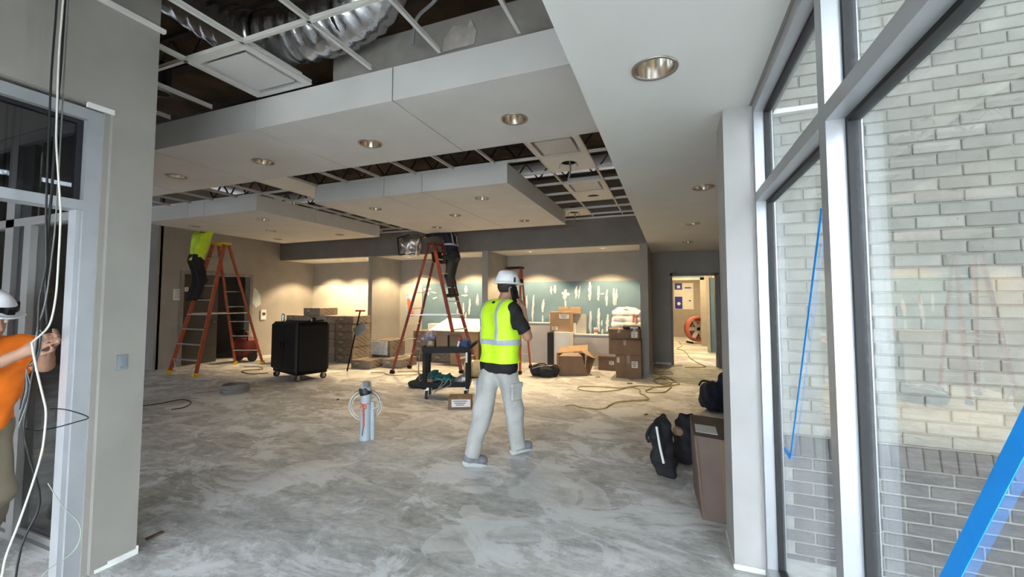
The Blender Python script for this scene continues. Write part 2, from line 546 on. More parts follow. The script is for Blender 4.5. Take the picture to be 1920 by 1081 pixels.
def floor_mat():
    m, nt, bs, N, L = base_mat('concrete_floor')
    v = coords(nt)
    def rot(deg, sx, sy):
        mp = N.new('ShaderNodeMapping'); mp.inputs['Rotation'].default_value = (0,0,math.radians(deg)); mp.inputs['Scale'].default_value = (sx,sy,1)
        L.new(v, mp.inputs['Vector']); return mp.outputs[0]
    big = noise(nt, v, 0.6, 5, 0.6, 0.5)
    c = ramp(nt, big, [(0.30, (0.47,0.445,0.41)), (0.5, (0.57,0.56,0.545)), (0.70, (0.67,0.67,0.67))])
    # trowel drag in several directions
    st = noise(nt, rot(-28,0.9,1.9), 2.4, 10, 0.72, 1.1)
    c = mix(nt, 0.75, c, ramp(nt, st, [(0.32, 0.44), (0.5, 0.84), (0.64, 1.12)]), 'MULTIPLY')
    st2 = noise(nt, rot(40,0.8,2.6), 5.0, 10, 0.75, 1.2)
    c = mix(nt, 0.7, c, ramp(nt, st2, [(0.34, 0.58), (0.5, 0.92), (0.66, 1.15)]), 'MULTIPLY')
    fine = noise(nt, v, 18, 10, 0.75, 0.6)
    c = mix(nt, 0.55, c, ramp(nt, fine, [(0.3,0.66),(0.7,1.24)]), 'MULTIPLY')
    # feathered white compound, torn by the trowel
    wh = noise(nt, rot(30,1.0,1.5), 1.3, 10, 0.72, 0.8)
    c = mix(nt, ramp(nt, wh, [(0.51,0.0),(0.555,0.62),(0.64,0.8)]), c, (0.76,0.765,0.775))
    # smooth skim-coat patches with crisp lips
    pa = noise(nt, v, 0.75, 3.5, 0.55, 0.9)
    c = mix(nt, ramp(nt, pa, [(0.612,0.0),(0.618,0.6),(0.65,0.5),(0.70,0.1)]), c, (0.66,0.655,0.645))
    # thin scrape marks
    sc_ = noise(nt, rot(-20,0.30,7.0), 3.5, 4, 0.55, 0.3)
    c = mix(nt, ramp(nt, sc_, [(0.665,0.0),(0.69,0.45)]), c, (0.80,0.80,0.79))
    sp = noise(nt, v, 30, 2)
    c = mix(nt, ramp(nt, sp, [(0.74,0.0),(0.76,0.5)]), c, (0.15,0.14,0.13))
    L.new(c, bs.inputs['Base Color'])
    bs.inputs['Roughness'].default_value = 0.6
    bs.inputs['Specular IOR Level'].default_value = 0.35
    ad = N.new('ShaderNodeMath'); ad.operation = 'ADD'
    L.new(st, ad.inputs[0]); L.new(pa, ad.inputs[1])
    bump(nt, ad.outputs[0], 0.2, 0.02)
    M_['concrete_floor'] = m
floor_mat()

def teal_mat():
    m, nt, bs, N, L = base_mat('teal_board')
    v = coords(nt)
    c = ramp(nt, noise(nt, v, 2.2, 4), [(0.3,(0.105,0.175,0.225)),(0.7,(0.135,0.215,0.265))])
    L.new(c, bs.inputs['Base Color']); bs.inputs['Roughness'].default_value = 0.85
    M_['teal_board'] = m
teal_mat()

# ------------------------------------------------------------ room shell
S_, G_, B_ = 2.75, 3.35, 3.085      # soffit, grid and cloud heights
struct(MB().box2(-14,1.4,-3.4,19.6,-0.12,0), 'floor', 'concrete_floor', 'bare grey concrete slab smeared with patching compound', 'floor')
struct(MB().box2(-14,0.7,-3.4,11,4.5,4.62), 'ceiling', 'deck_brown', 'dark brown insulated roof deck above the open grid', 'ceiling')
for i in range(9):
    y = -2.6 + i*1.36
    m = MB(); m.box2(-13.8,0.4,y-0.05,y+0.05,4.10,4.13); m.box2(-13.8,0.4,y-0.05,y+0.05,4.47,4.5)
    for k in range(24):
        x = -13.6 + k*0.58
        m.beam((x,y,4.12),(x+0.29,y,4.48),0.025,0.025,(0,1,0)); m.beam((x+0.29,y,4.48),(x+0.58,y,4.12),0.025,0.025,(0,1,0))
    o = m.build('roof_joist','joist_dark'); tag(o,'dark open web steel roof joist above the ceiling grid','joist','roof joists over the grid',kind='structure')

# stub wall with the aluminium entry frame on the left
m = MB()
m.box2(-3.33,-3.13,1.42,1.64,0,4.4)
m.box2(-3.33,-3.13,0.0,1.42,2.71,4.4)
m.box2(-3.33,-3.13,-3.4,0.0,0,4.4)
struct(m, 'wall_entry', 'wall_paint', 'taupe painted wall stub beside the aluminium entry frame')
m = MB(); m.box2(-3.13,-3.10,-3.4,1.66,3.335,3.36)
struct(m, 'trim_1', 'tee_white', 'white ceiling angle strip along top of the taupe entry wall', 'trim')
m = MB()
m.box2(-3.131,-3.122,1.50,1.645,0.0,0.035); m.box2(-3.131,-3.124,1.44,1.50,0.0,0.02)
m.box2(-3.20,-3.123,1.638,1.648,0.0,0.05)
struct(m, 'trim_2', 'joint_compound', 'ragged white compound edge at foot of the entry wall', 'trim')

# far left walls
m = MB()
m.box2(-11.08,-10.88,5.90,6.40,0,4.4); m.box2(-11.08,-10.88,8.10,11,0,4.4); m.box2(-11.08,-10.88,6.40,8.10,2.22,4.4)
struct(m, 'wall_left', 'wall_paint', 'taupe far left wall with dark double door opening')
struct(MB().box2(-14,-10.88,5.85,5.95,0,4.4), 'wall_left_return', 'wall_paint', 'taupe return wall at far left corner')
struct(MB().box2(-14.1,-14,-3.4,5.9,0,4.4), 'wall_far_left', 'wall_paint', 'taupe outer wall far beyond the entry')
struct(MB().box2(-12.8,-12.7,5.9,9.0,0,3.0), 'wall_store_room', 'wall_paint', 'dim wall of the room behind the left doorway')
struct(MB().box2(-12.8,-10.95,9.0,9.1,0,3.0), 'wall_store_side', 'wall_paint', 'dim side wall of the room behind the left doorway')
struct(MB().box2(-12.8,-10.95,5.9,9.1,3.0,3.1), 'ceiling_store_room', 'panel_white', 'dim ceiling of the room behind the left doorway','ceiling')
d = thing('door_1', (-10.88,7.25,0), 'dark steel framed double door opening in the left wall', 'door', kind='structure')
MB().box2(-11.0,-10.86,6.34,6.42,0,2.28).build('door_jamb','steel_frame',d)
MB().box2(-11.0,-10.86,8.08,8.16,0,2.28).build('door_jamb','steel_frame',d)
MB().box2(-11.0,-10.86,6.42,8.08,2.20,2.28).build('door_head','steel_frame',d)
leaf = MB().box2(-11.0,-10.95,6.42,7.28,0.01,2.20).build('door_leaf','door_dark',d)
MB().cyl((-10.94,7.18,1.02),(-10.90,7.18,1.02),0.02).build('door_handle','pewter',leaf)

# bays (niches) at the far side
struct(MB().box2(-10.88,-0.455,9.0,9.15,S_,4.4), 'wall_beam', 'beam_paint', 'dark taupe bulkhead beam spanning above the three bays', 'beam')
m = MB(); m.box2(-7.61,-7.48,9.0,10.25,0,S_)
struct(m, 'wall_pier', 'wall_paint', 'pier between the left bay and the middle bay', 'pier')
m = MB(); m.box2(-4.235,-4.085,9.0,10.25,0,S_)
struct(m, 'wall_pier', 'wall_paint', 'pier between the middle bay and the teal right bay', 'pier')
m = MB(); m.box2(-0.61,-0.455,9.0,10.9,0,S_)
struct(m, 'wall_pier', 'wall_paint', 'pier between the right bay and the corridor', 'pier')
BAYL = [(-9.95,9.52),(-9.0,9.52),(-8.1,9.52),(-6.7,9.55),(-5.04,9.55),(-3.2,9.5),(-1.43,9.45)]
struct(MB().plate(-10.88,-0.61,9.15,10.25,S_,S_+0.03,[(x,y,0.075) for x,y in BAYL]), 'ceiling_bays', 'soffit_white', 'white lowered ceiling over the three lit bays', 'ceiling')
struct(MB().box2(-10.88,-0.61,10.25,10.35,2.04,S_), 'wall_bay_upper', 'wall_paint', 'taupe painted upper band of the bay back wall')
struct(MB().box2(-10.88,-7.55,10.24,10.36,0,2.04), 'wall_bay_left', 'niche_cream', 'cream skim coated board lining the left bay')
tw = struct(MB().box2(-7.55,-0.61,10.24,10.36,0,2.04), 'wall_bay_teal', 'teal_board', 'teal moisture board on the bay back wall streaked with compound')
struct(MB().box2(-7.48,-6.72,10.225,10.24,0,2.04), 'wall_bay_patch', 'niche_cream', 'cream board panel at left end of the middle bay')

def smear(x0,z0,x1,z1,w,y=10.238,seed=0):
    rs = random.Random(seed)
    p0 = Vector((x0,0,z0)); p1 = Vector((x1,0,z1)); d = (p1-p0); n = 9
    t = Vector((-d.z,0,d.x)).normalized()
    L=[];R=[]
    for i in range(n):
        u = i/(n-1)
        ww = w*(0.35+0.65*math.sin(math.pi*min(max(u,0.06),0.94)))*(0.75+0.5*rs.random())
        c = p0 + d*u + t*rs.uniform(-0.01,0.01)
        L.append(c+t*ww/2); R.append(c-t*ww/2)
    vs_ = [(q.x,y,q.z) for q in L+R] + [(q.x,y-0.004,q.z) for q in L+R]
    fs_ = []
    for i in range(n-1):
        fs_.append((2*n+i,2*n+i+1,3*n+i+1,3*n+i))
        fs_.append((i,i+1,2*n+i+1,2*n+i)); fs_.append((n+i+1,n+i,3*n+i,3*n+i+1))
    m = MB(); m.add(vs_,fs_); return m
SM3=[(-3.53,1.69,-3.53,1.36),(-3.34,1.71,-3.38,1.01),(-3.07,1.59,-3.11,1.26),(-3.1,1.19,-3.1,0.99),(-2.87,1.93,-2.87,1.72),(-2.78,1.95,-2.76,1.74),(-2.49,1.84,-2.53,1.59),(-2.5,1.58,-2.5,1.4),(-2.22,1.92,-2.23,1.61),(-2.13,1.93,-2.16,1.61),(-1.88,2.02,-1.89,1.56),(-1.67,1.92,-1.68,1.56),(-1.63,1.71,-1.53,1.73),(-1.47,1.83,-1.48,1.43),(-1.31,1.86,-1.3,1.44),(-1.23,1.84,-1.26,1.46),(-1.87,1.3,-1.89,0.75),(-1.67,1.38,-1.68,0.8),(-1.59,1.09,-1.61,0.94),(-1.59,0.87,-1.59,0.74),(-1.46,1.23,-1.48,0.81),(-2.6,1.75,-2.39,1.72),
(-6.69,1.88,-6.42,1.89),(-6.51,1.8,-6.51,1.71),(-6.44,1.8,-6.24,1.77),(-6.37,1.61,-6.22,1.65),(-5.31,1.97,-5.31,1.77),(-5.44,1.7,-5.25,1.7),(-5.38,1.5,-5.38,1.06),(-5.18,1.61,-5.21,1.17),(-4.95,1.74,-5.0,1.44),(-4.94,1.71,-4.94,1.42),(-5.87,1.44,-5.87,1.22),(-5.57,1.33,-5.57,1.11),(-5.3,1.23,-5.31,1.06),(-5.64,1.47,-5.53,1.48)]
WIDE={10:0.10,6:0.16,21:0.13,16:0.10,13:0.08,26:0.12,27:0.07}
for i,s in enumerate(SM3):
    smear(*s, 0.75*WIDE.get(i,0.05+0.02*(i%3)), y=10.2385-0.0004*(i%7), seed=i).build('compound_smear','white_skim',tw)
for i,s in enumerate([(-9.6,1.98,-9.63,1.25),(-9.42,2.0,-9.40,1.3),(-8.3,2.0,-8.32,1.85),(-8.1,2.0,-8.08,1.8)]):
    pass
# low wall in the right bay
m = MB(); m.box2(-4.085,-2.90,10.0,10.15,0,0.99); m.box2(-2.90,-1.97,10.0,10.15,0,1.22) if False else m.box2(-2.90,-2.24,10.0,10.15,0,0.99)
m.box2(-2.24,-0.61,10.0,10.15,0,0.73)
lw = struct(m, 'wall_low', 'column_paint', 'stepped low partition wall in the right bay')
MB().box2(-4.085,-2.24,9.985,10.165,0.99,1.012).build('wall_cap','joint_compound',lw)
MB().box2(-2.24,-0.61,9.985,10.165,0.73,0.752).build('wall_cap','joint_compound',lw)
MB().box2(-2.255,-2.225,9.985,10.165,0.73,1.012).build('wall_cap','joint_compound',lw)
struct(MB().box2(-2.90,-1.97,10.165,10.235,0.5,1.225), 'wall_back_panel', 'niche_cream', 'cream raised panel behind the stepped low wall')

# corridor end wall with the lit doorway
m = MB(); m.box2(-0.455,-0.03,10.9,11.05,0,S_); m.box2(0.96,1.15,10.9,11.05,0,S_); m.box2(-0.03,0.96,10.9,11.05,2.22,S_)
struct(m, 'wall_corridor_end', 'wall_paint', 'taupe wall around the lit doorway at the end of the right side')
d = thing('door_2', (0.465,10.9,0), 'dark steel frame of the lit doorway at the far right', 'door', kind='structure')
MB().box2(-0.04,0.02,10.86,11.07,0,2.22).build('door_jamb','steel_frame',d)
MB().box2(0.955,1.02,10.86,11.07,0,2.22).build('door_jamb','steel_frame',d)
MB().box2(-0.04,1.02,10.86,11.07,2.16,2.225).build('door_head','steel_frame',d)
struct(MB().box2(-0.45,-0.40,10.885,10.9,0,0.02).box2(-0.40,-0.04,10.888,10.9,0,0.05).box2(-0.455,-0.447,9.05,10.9,0,0.05), 'trim_3', 'joint_compound', 'white unpainted strip at foot of the corridor end wall', 'trim')
struct(MB().box2(1.06,1.2,3.2,11.0,0,4.4), 'wall_right', 'wall_paint', 'taupe right wall of the side passage')
struct(MB().box2(-0.20,-0.04,11.05,19.4,0,2.75), 'wall_corridor_left', 'corridor_wall', 'beige left wall of the lit corridor beyond the doorway')
m = MB(); m.box2(1.30,1.40,11.05,19.4,0,2.75)
struct(m, 'wall_corridor_right', 'niche_cream', 'pale right wall of the lit corridor beyond the doorway')
struct(MB().box2(1.05,1.30,13.9,14.6,0,2.25), 'wall_corridor_teal', 'teal_board', 'teal board return in the lit corridor')
m = MB(); m.box2(0.92,1.05,15.7,15.85,0,2.35); m.box2(1.05,1.30,15.7,15.85,0,2.75); m.box2(-0.04,1.05,15.7,15.85,2.27,2.35); m.box2(0.98,1.06,13.82,13.92,0,2.75)
struct(m, 'trim_4', 'corridor_wall', 'beige cased opening part way down the lit corridor', 'trim')
struct(MB().box2(-0.04,1.30,15.72,15.83,2.35,2.75), 'wall_corridor_header', 'teal_board', 'teal board header above the cased opening in the corridor')
struct(MB().box2(-0.20,1.40,19.3,19.4,0,2.75), 'wall_corridor_far', 'corridor_wall', 'beige wall and closed door at the far end of the corridor')
struct(MB().box2(-0.20,1.40,11.05,19.4,2.75,2.8), 'ceiling_corridor', 'soffit_white', 'white ceiling of the lit corridor', 'ceiling')

# soffit along the window side
SOFL = [(-0.06,2.18),(0.33,4.72),(0.33,6.93),(0.33,9.07)]
m = MB()
m.plate(-0.455,0.46,-3.4,3.0,S_,S_+0.03,[(x,y,0.105) for x,y in SOFL[:1]],axis='y')
m.plate(-0.455,1.06,3.0,10.9,S_,S_+0.03,[(x,y,0.105) for x,y in SOFL[1:]],axis='y')
m.box2(-0.455,-0.43,-3.4,9.0,S_+0.03,4.4)
struct(m, 'ceiling_soffit', 'soffit_white', 'smooth white dropped soffit running along the window wall', 'ceiling')

# column and outer wall at the right
struct(MB().box2(0.315,0.475,2.82,3.20,0,S_), 'wall_column', 'column_paint', 'pale grey column beside the tall windows', 'column')
struct(MB().box2(0.315,0.47,2.812,2.82,0,0.03).box2(0.309,0.315,2.82,3.2,0,0.025), 'trim_5', 'joint_compound', 'ragged white compound at foot of the grey column', 'trim')
struct(MB().box2(0.46,1.2,3.12,3.2,0,4.4), 'wall_jog', 'wall_paint', 'inner wall behind the grey column')
struct(MB().box2(0.46,0.62,-3.4,3.1,S_,4.6), 'wall_window_head', 'wall_paint', 'wall above the tall windows')
# wall behind the camera, mostly window opening
m = MB(); m.box2(-14,-7.4,-3.5,-3.4,0,4.5); m.box2(-4.6,-3.33,-3.5,-3.4,0,4.5); m.box2(-7.4,-4.6,-3.5,-3.4,2.2,4.5); m.box2(-3.33,0.62,-3.5,-3.4,2.4,4.5)  # left opening added to let daylight in behind the glazed partition
struct(m, 'wall_rear', 'wall_paint', 'wall around the big shop window behind the viewer')

# ------------------------------------------------------------ tall windows on the right
w = thing('window_1', (0.53,1.0,0), 'tall aluminium framed window wall with dusty panes', 'window', kind='structure')
X0, X1, XG = 0.475, 0.572, 0.545
MUL = [1.624, 0.43, -0.764, -1.958, -3.152]
MB().box2(X0,X1,2.775,2.82,0,S_).build('jamb','aluminium',w)
for y in MUL: MB().box2(X0,X1,y-0.032,y+0.032,0,S_).build('mullion','aluminium',w)
edges = [2.775] + [e for y in MUL for e in (y+0.032, y-0.032)] + [-3.4]
for i in range(0, len(edges)-1, 2):
    y1, y0 = edges[i], edges[i+1]
    MB().box2(X0,X1,y0,y1,2.69,S_).build('head','aluminium',w)
    MB().box2(X0,X1,y0,y1,2.15,2.205).build('transom','aluminium',w)
    MB().box2(X0,X1,y0,y1,0.0,0.06).build('sill','aluminium',w)
    for z0, z1 in ((0.06,2.15),(2.205,2.69)):
        MB().box2(XG-0.004,XG+0.004,y0,y1,z0,z1).build('glass_pane','glass_dusty',w)
        g = MB(); t = 0.016
        g.box2(XG-0.018,XG+0.018,y0,y0+t,z0,z1); g.box2(XG-0.018,XG+0.018,y1-t,y1,z0,z1)
        g.box2(XG-0.018,XG+0.018,y0+t,y1-t,z0,z0+t); g.box2(XG-0.018,XG+0.018,y0+t,y1-t,z1-t,z1)
        g.build('gasket','gasket_black',w)

# rear shop window behind the camera
w2 = thing('window_2', (-1.4,-3.45,0), 'wide shop window behind the viewer', 'window', kind='structure')
for x in (-3.3,-2.0,-0.7,0.58): MB().box2(x-0.03,x+0.03,-3.5,-3.4,0,2.4).build('mullion','aluminium',w2)
MB().box2(-3.33,0.6,-3.5,-3.4,2.34,2.4).build('head','aluminium',w2)
MB().box2(-3.33,0.6,-3.5,-3.4,0,0.06).build('sill','aluminium',w2)
MB().box2(-3.3,0.58,-3.455,-3.445,0.06,2.34).build('glass_pane','glass_clear',w2)

# outside: ground and brick wall
struct(MB().box2(0.62,30,-30,3.1,-0.2,-0.04), 'ground', 'ground_concrete', 'pale paving outside the windows', 'ground')
struct(MB().box2(-20,0.62,-30,-3.5,-0.2,-0.04), 'ground_rear', 'ground_concrete', 'pale paving outside the rear shop window', 'ground')
struct(MB().box2(0.62,10.0,-3.4,3.1,4.9,5.1), 'shade_canopy', 'soffit_white', 'unseen canopy slab added to shade the outside brick wall', 'canopy')  # out of view, added to darken the brick wall
struct(MB().box2(4.6,4.8,-3.4,3.1,-0.1,4.9), 'wall_light_block', 'mortar', 'unseen wall added to block side light from the outside bricks', 'wall')  # out of view, added to keep sky light off the bricks
BY, CH, BL, JT = 3.05, 0.0725, 0.2175, 0.009
ZR = 0.745
bw = struct(MB().box2(0.56,3.2,BY+0.012,BY+0.08,ZR,4.9), 'wall_brick', 'mortar', 'pale grey brick outside wall seen through the tall windows', 'brick wall')
bl = struct(MB().box2(0.56,3.2,BY+0.002,BY+0.07,-0.1,ZR), 'wall_brick_base', 'mortar_light', 'darker brick base of the outside wall with a rowlock ledge', 'brick wall')
def brick_mesh(name, lx, ly, lz, mt):
    m = MB(); m.bbox((0,0,0),(lx,ly,lz),0.004)
    me = bpy.data.meshes.new(name); me.from_pydata([tuple(p) for p in m.v],[],m.f); me.materials.append(M_[mt]); return me
me_p = brick_mesh('brick',BL-JT,0.07,CH-JT,'brick_pale'); me_d = brick_mesh('brick',BL-JT,0.07,CH-JT,'brick_dark')
me_r = brick_mesh('brick',CH-JT+0.004,0.10,0.118,'brick_dark')
def brick(me, x, y, z, par, rot=(0,0,0)):
    off = par.location
    inst(me,'brick',(x-off.x,y-off.y,z-off.z),par,rot)
rest = MB(); rest_d = MB()
row = 0; z = ZR + CH/2
while z < 4.85:
    x = 0.56 + (BL/2 if row%2 else 0) + BL/2
    x -= 0 if row%2==0 else BL
    while x < 3.1:
        if x-BL/2 > 0.5:
            if x < 1.95 and z < 3.55: brick(me_p,x,BY+0.035+random.uniform(-.002,.002),z,bw)
            else: rest.bbox((x,BY+0.035,z),(BL-JT,0.07,CH-JT),0.004)
        x += BL
    z += CH; row += 1
zb = ZR - 0.122
x = 0.60
while x < 3.1:
    if x < 2.0: brick(me_r,x,BY+0.012,zb+0.055,bl,(math.radians(-9),0,0))
    else: rest_d.bbox((x,BY+0.012,zb+0.055),(CH-JT+0.004,0.10,0.118),0.004)
    x += CH
z = zb - 0.012 - CH/2; row = 0
while z > -0.09:
    x = 0.56 + (BL/2 if row%2 else 0) + BL/2 - (BL if row%2 else 0)
    while x < 3.1:
        if x-BL/2 > 0.5:
            if x < 2.0: brick(me_d,x,BY+0.030,z,bl)
            else: rest_d.bbox((x,BY+0.030,z),(BL-JT,0.07,CH-JT),0.004)
        x += BL
    z -= CH; row += 1
o = rest.build('brick_rest','brick_pale',bw); o['kind']='stuff'
o = rest_d.build('brick_rest','brick_dark',bl); o['kind']='stuff'

# ------------------------------------------------------------ aluminium entry frame on the left
w = thing('window_3', (-3.22,0.8,0), 'aluminium entry frame with tinted transom pane in the left wall', 'window', kind='structure')
FX0, FX1 = -3.29, -3.17
MB().box2(FX0,FX1,1.323,1.393,0,2.69).build('jamb','aluminium',w)
MB().box2(FX0,FX1,0.05,0.12,0,2.69).build('jamb','aluminium',w)
MB().box2(FX0,FX1,0.12,1.323,2.625,2.69).build('head','aluminium',w)
MB().box2(FX0,FX1,0.12,1.323,2.09,2.146).build('transom','aluminium',w)
MB().box2(-3.235,-3.227,0.12,1.323,2.146,2.625).build('glass_pane','glass_tinted',w)
g = MB(); g.box2(-3.25,-3.212,1.300,1.323,2.146,2.625); g.box2(-3.25,-3.212,0.12,1.30,2.603,2.625)
g.build('gasket','gasket_black',w)
MB().box2(-3.27,-3.19,1.303,1.323,0,2.09).build('door_stop','aluminium',w)
MB().box2(-3.14,-3.125,1.30,1.425,2.685,2.715).build('sealant_bead','joint_compound',w)
struct(MB().box2(-3.33,-3.16,1.393,1.42,0,2.71), 'trim_6', 'wall_paint', 'painted reveal between the entry frame and the wall stub','trim')

w = thing('window_4', (-4.5,1.46,0), 'glazed aluminium partition turning left behind the entry frame', 'window', kind='structure')
PY0, PY1 = 1.43, 1.51
MB().box2(-6.2,-3.34,PY0,PY1,2.08,2.135).build('header_rail','frame_grey',w)
MB().box2(-6.2,-3.34,PY0,PY1,2.66,2.73).build('head','frame_grey',w)
MB().box2(-6.2,-3.34,PY0,PY1,0,0.035).build('sill','frame_grey',w)
MB().box2(-6.2,-3.34,1.455,1.49,0.035,0.075).build('sill','frame_grey',w)
MB().box2(-3.46,-3.34,PY0,PY1,0.0,2.66).build('jamb','frame_grey',w)
MB().box2(-4.14,-4.05,PY0,PY1,0.035,2.08).build('mullion','frame_grey',w)
MB().box2(-4.285,-4.14,1.46,1.49,0.035,2.66).build('gasket','gasket_black',w)
MB().box2(-4.40,-4.285,PY0,PY1,0.035,2.66).build('mullion','frame_grey',w)
MB().box2(-6.2,-6.1,PY0,PY1,0.035,2.66).build('mullion','frame_grey',w)
for x0,x1 in ((-6.1,-4.40),(-4.05,-3.46)):
    MB().box2(x0,x1,1.466,1.474,0.075,2.08).build('glass_pane','glass_clear',w)
    MB().box2(x0,x1,1.466,1.474,2.135,2.66).build('glass_pane','glass_tinted',w)
struct(MB().box2(-6.2,-3.33,1.42,1.52,2.73,4.4), 'wall_over_partition', 'wall_paint', 'taupe wall above the glazed partition')
mat('lamp_corridor', (1,0.93,0.8), 0.5, emit=(1.0,0.76,0.40), est=90.0, var=0)
mat('foil', (0.62,0.62,0.64), 0.22, metal=1.0, var=0.1, sc=8, bmp=0.9, bsc=26)
mat('foil_crumpled', (0.66,0.62,0.63), 0.3, metal=0.9, var=0.25, sc=12, bmp=0.8, bsc=30)
mat('compound_grey', (0.38,0.34,0.31), 0.85, var=0.15, sc=9)
# ------------------------------------------------------------ ceiling grid
cg = thing('ceiling_grid', (-4,3,G_), 'white suspended ceiling grid with most tiles missing', 'ceiling', kind='structure')
def tee(x0,x1,y0,y1):
    m = MB()
    dx, dy = x1-x0, y1-y0
    m.box2(x0,x1,y0,y1,G_,G_+0.002)
    if dx < dy: c=(x0+x1)/2; m.box2(c-0.001,c+0.001,y0,y1,G_,G_+0.038); m.box2(c-0.004,c+0.004,y0,y1,G_+0.028,G_+0.038)
    else: c=(y0+y1)/2; m.box2(x0,x1,c-0.001,c+0.001,G_,G_+0.038); m.box2(x0,x1,c-0.004,c+0.004,G_+0.028,G_+0.038)
    m.build('grid_tee','tee_white',cg)
GX = [-0.92-0.61*i for i in range(17)]
GY = [-0.51+0.61*i for i in range(16)]      # ... 1.93, 2.54 ... 4.98
GYs = [1.93-0.61*4,1.93-0.61*3,1.93-0.61*2,1.32,1.93, 3.71,4.32,4.93,5.54,6.15,6.76,7.37,7.98,8.59]
for x in GX:
    if x > -3.1: tee(x-0.012,x+0.012,-3.38,2.52)
    elif x > -10.8: tee(x-0.012,x+0.012,1.7,2.52)
    tee(x-0.012,x+0.012,3.74,8.80)
for y in GYs:
    if y < 1.6: tee(-3.1,-0.46,y-0.012,y+0.012)
    else: tee(-10.85,-0.46,y-0.012,y+0.012)
MB().box2(-10.85,-0.46,8.96,9.0,G_-0.004,G_+0.03).build('wall_angle','tee_white',cg)
MB().box2(-0.48,-0.455,3.74,9.0,G_-0.004,G_+0.03).build('wall_angle','tee_white',cg)

def troffer(x0,y0,label):
    x1,y1 = x0+0.586,y0+0.586
    t = thing('troffer_light',((x0+x1)/2,(y0+y1)/2,G_),label,'light fixture','recessed square ceiling light fixtures')
    m = MB(); h=0.09; r=0.05
    m.box2(x0,x0+r,y0,y1,G_+0.003,G_+0.012); m.box2(x1-r,x1,y0,y1,G_+0.003,G_+0.012)
    m.box2(x0+r,x1-r,y0,y0+r,G_+0.003,G_+0.012); m.box2(x0+r,x1-r,y1-r,y1,G_+0.003,G_+0.012)
    m.build('frame','tee_white',t)
    m = MB(); m.box2(x0+r-0.004,x0+r,y0+r,y1-r,G_+0.01,G_+h); m.box2(x1-r,x1-r+0.004,y0+r,y1-r,G_+0.01,G_+h)
    m.box2(x0+r,x1-r,y0+r-0.004,y0+r,G_+0.01,G_+h); m.box2(x0+r,x1-r,y1-r,y1-r+0.004,G_+0.01,G_+h); m.box2(x0+r,x1-r,y0+r,y1-r,G_+h,G_+h+0.004)
    m.build('housing','tee_white',t)
    MB().box2(x0+0.085,x1-0.085,y0+0.085,y1-0.085,G_+0.006,G_+0.02).build('basket_panel','panel_white',t)
troffer(-3.348,1.942,'square recessed light fixture in the near grid beside the taupe entry wall')
troffer(-1.518,4.332,'square recessed light fixture nearest the white soffit, behind the long cloud')
troffer(-1.518,6.162,'square recessed light fixture further back between the soffit and square cloud')

def tile(x0,y0,label,hole=True,wires=0):
    x1,y1 = x0+0.59,y0+0.59
    cx,cy=(x0+x1)/2,(y0+y1)/2
    t = thing('ceiling_tile',(cx,cy,G_),label,'ceiling tile','loose ceiling tiles in the open grid')
    MB().plate(x0,x1,y0,y1,G_+0.003,G_+0.018,[(cx,cy,0.10)] if hole else []).build('tile_board','ceiling_tile',t)
    if hole:
        if wires: MB().lathe([(0.095,0.018),(0.095,0.11),(0.0,0.11)],(cx,cy,G_),20).build('light_can','gasket_black',t)
    if wires:
        MB().tube([(cx,cy,G_+0.1),(cx+0.02,cy+0.02,G_-0.06),(cx+0.0,cy+0.03,G_-0.16),(cx-0.02,cy+0.05,G_-0.19)],0.012,8).build('flex_whip','wire_grey',t)
        for sx in (-1,1): MB().tube([(cx+sx*0.07,cy,G_+0.05),(cx+sx*0.11,cy-0.02,G_-0.01),(cx+sx*0.12,cy-0.02,G_-0.06)],0.005,6).build('spring_clip','wire_grey',t)
tile(-1.52,4.942,'ceiling tile with a cut hole and dangling grey whip, beside the soffit',True,1)
tile(-1.52,6.772,'ceiling tile with an empty round hole behind the second fixture')
tile(-2.13,7.992,'ceiling tile with hanging wires against the dark beam',True,1)
tile(-5.79,4.332,'blank ceiling tile in the gap between the long cloud and square clouds',False)
tile(-5.79,4.942,'ceiling tile in the gap between the two square clouds',False)

# ------------------------------------------------------------ ceiling clouds
CX_ = dict()
def cloud(name,label,xs,ys,holes,sides):
    t = thing(name,((xs[0]+xs[-1])/2,(ys[0]+ys[-1])/2,B_),label,'ceiling cloud')
    g = 0.005; T=0.02
    for i in range(len(xs)-1):
        for j in range(len(ys)-1):
            x0,x1,y0,y1 = xs[i]+(g if i else 0),xs[i+1]-(g if i<len(xs)-2 else 0),ys[j]+(g if j else 0),ys[j+1]-(g if j<len(ys)-2 else 0)
            hs=[(a,b,0.10) for a,b in holes if x0<a<x1 and y0<b<y1]
            MB().plate(x0,x1,y0,y1,B_,B_+T,hs).build('ceiling_panel','panel_white',t)
    top = G_-0.003
    for i in range(len(xs)-1):
        a,b = xs[i]+(g if i else 0),xs[i+1]-(g if i<len(xs)-2 else 0)
        if 'f' in sides: MB().box2(a,b,ys[0],ys[0]+T,B_+T,top).build('fascia_panel','panel_white',t)
        if 'k' in sides: MB().box2(a,b,ys[-1]-T,ys[-1],B_+T,top).build('fascia_panel','panel_white',t)
    for j in range(len(ys)-1):
        a,b = ys[j]+(g if j else T),ys[j+1]-(g if j<len(ys)-2 else T)
        if 'r' in sides: MB().box2(xs[-1]-T,xs[-1],a,b,B_+T,top).build('fascia_panel','panel_white',t)
        if 'l' in sides: MB().box2(xs[0],xs[0]+T,a,b,B_+T,top).build('fascia_panel','panel_white',t)
    return t
C1=[(-1.205,3.18),(-2.70,3.185),(-4.15,3.19),(-5.63,3.19),(-7.1,3.19)]
C2=[(-4.56,5.54),(-2.61,5.53),(-3.585,6.48),(-4.54,7.43),(-2.60,7.40)]
C3=[(-9.12,5.54),(-7.145,5.53),(-8.13,6.49),(-9.12,7.46),(-7.15,7.46)]
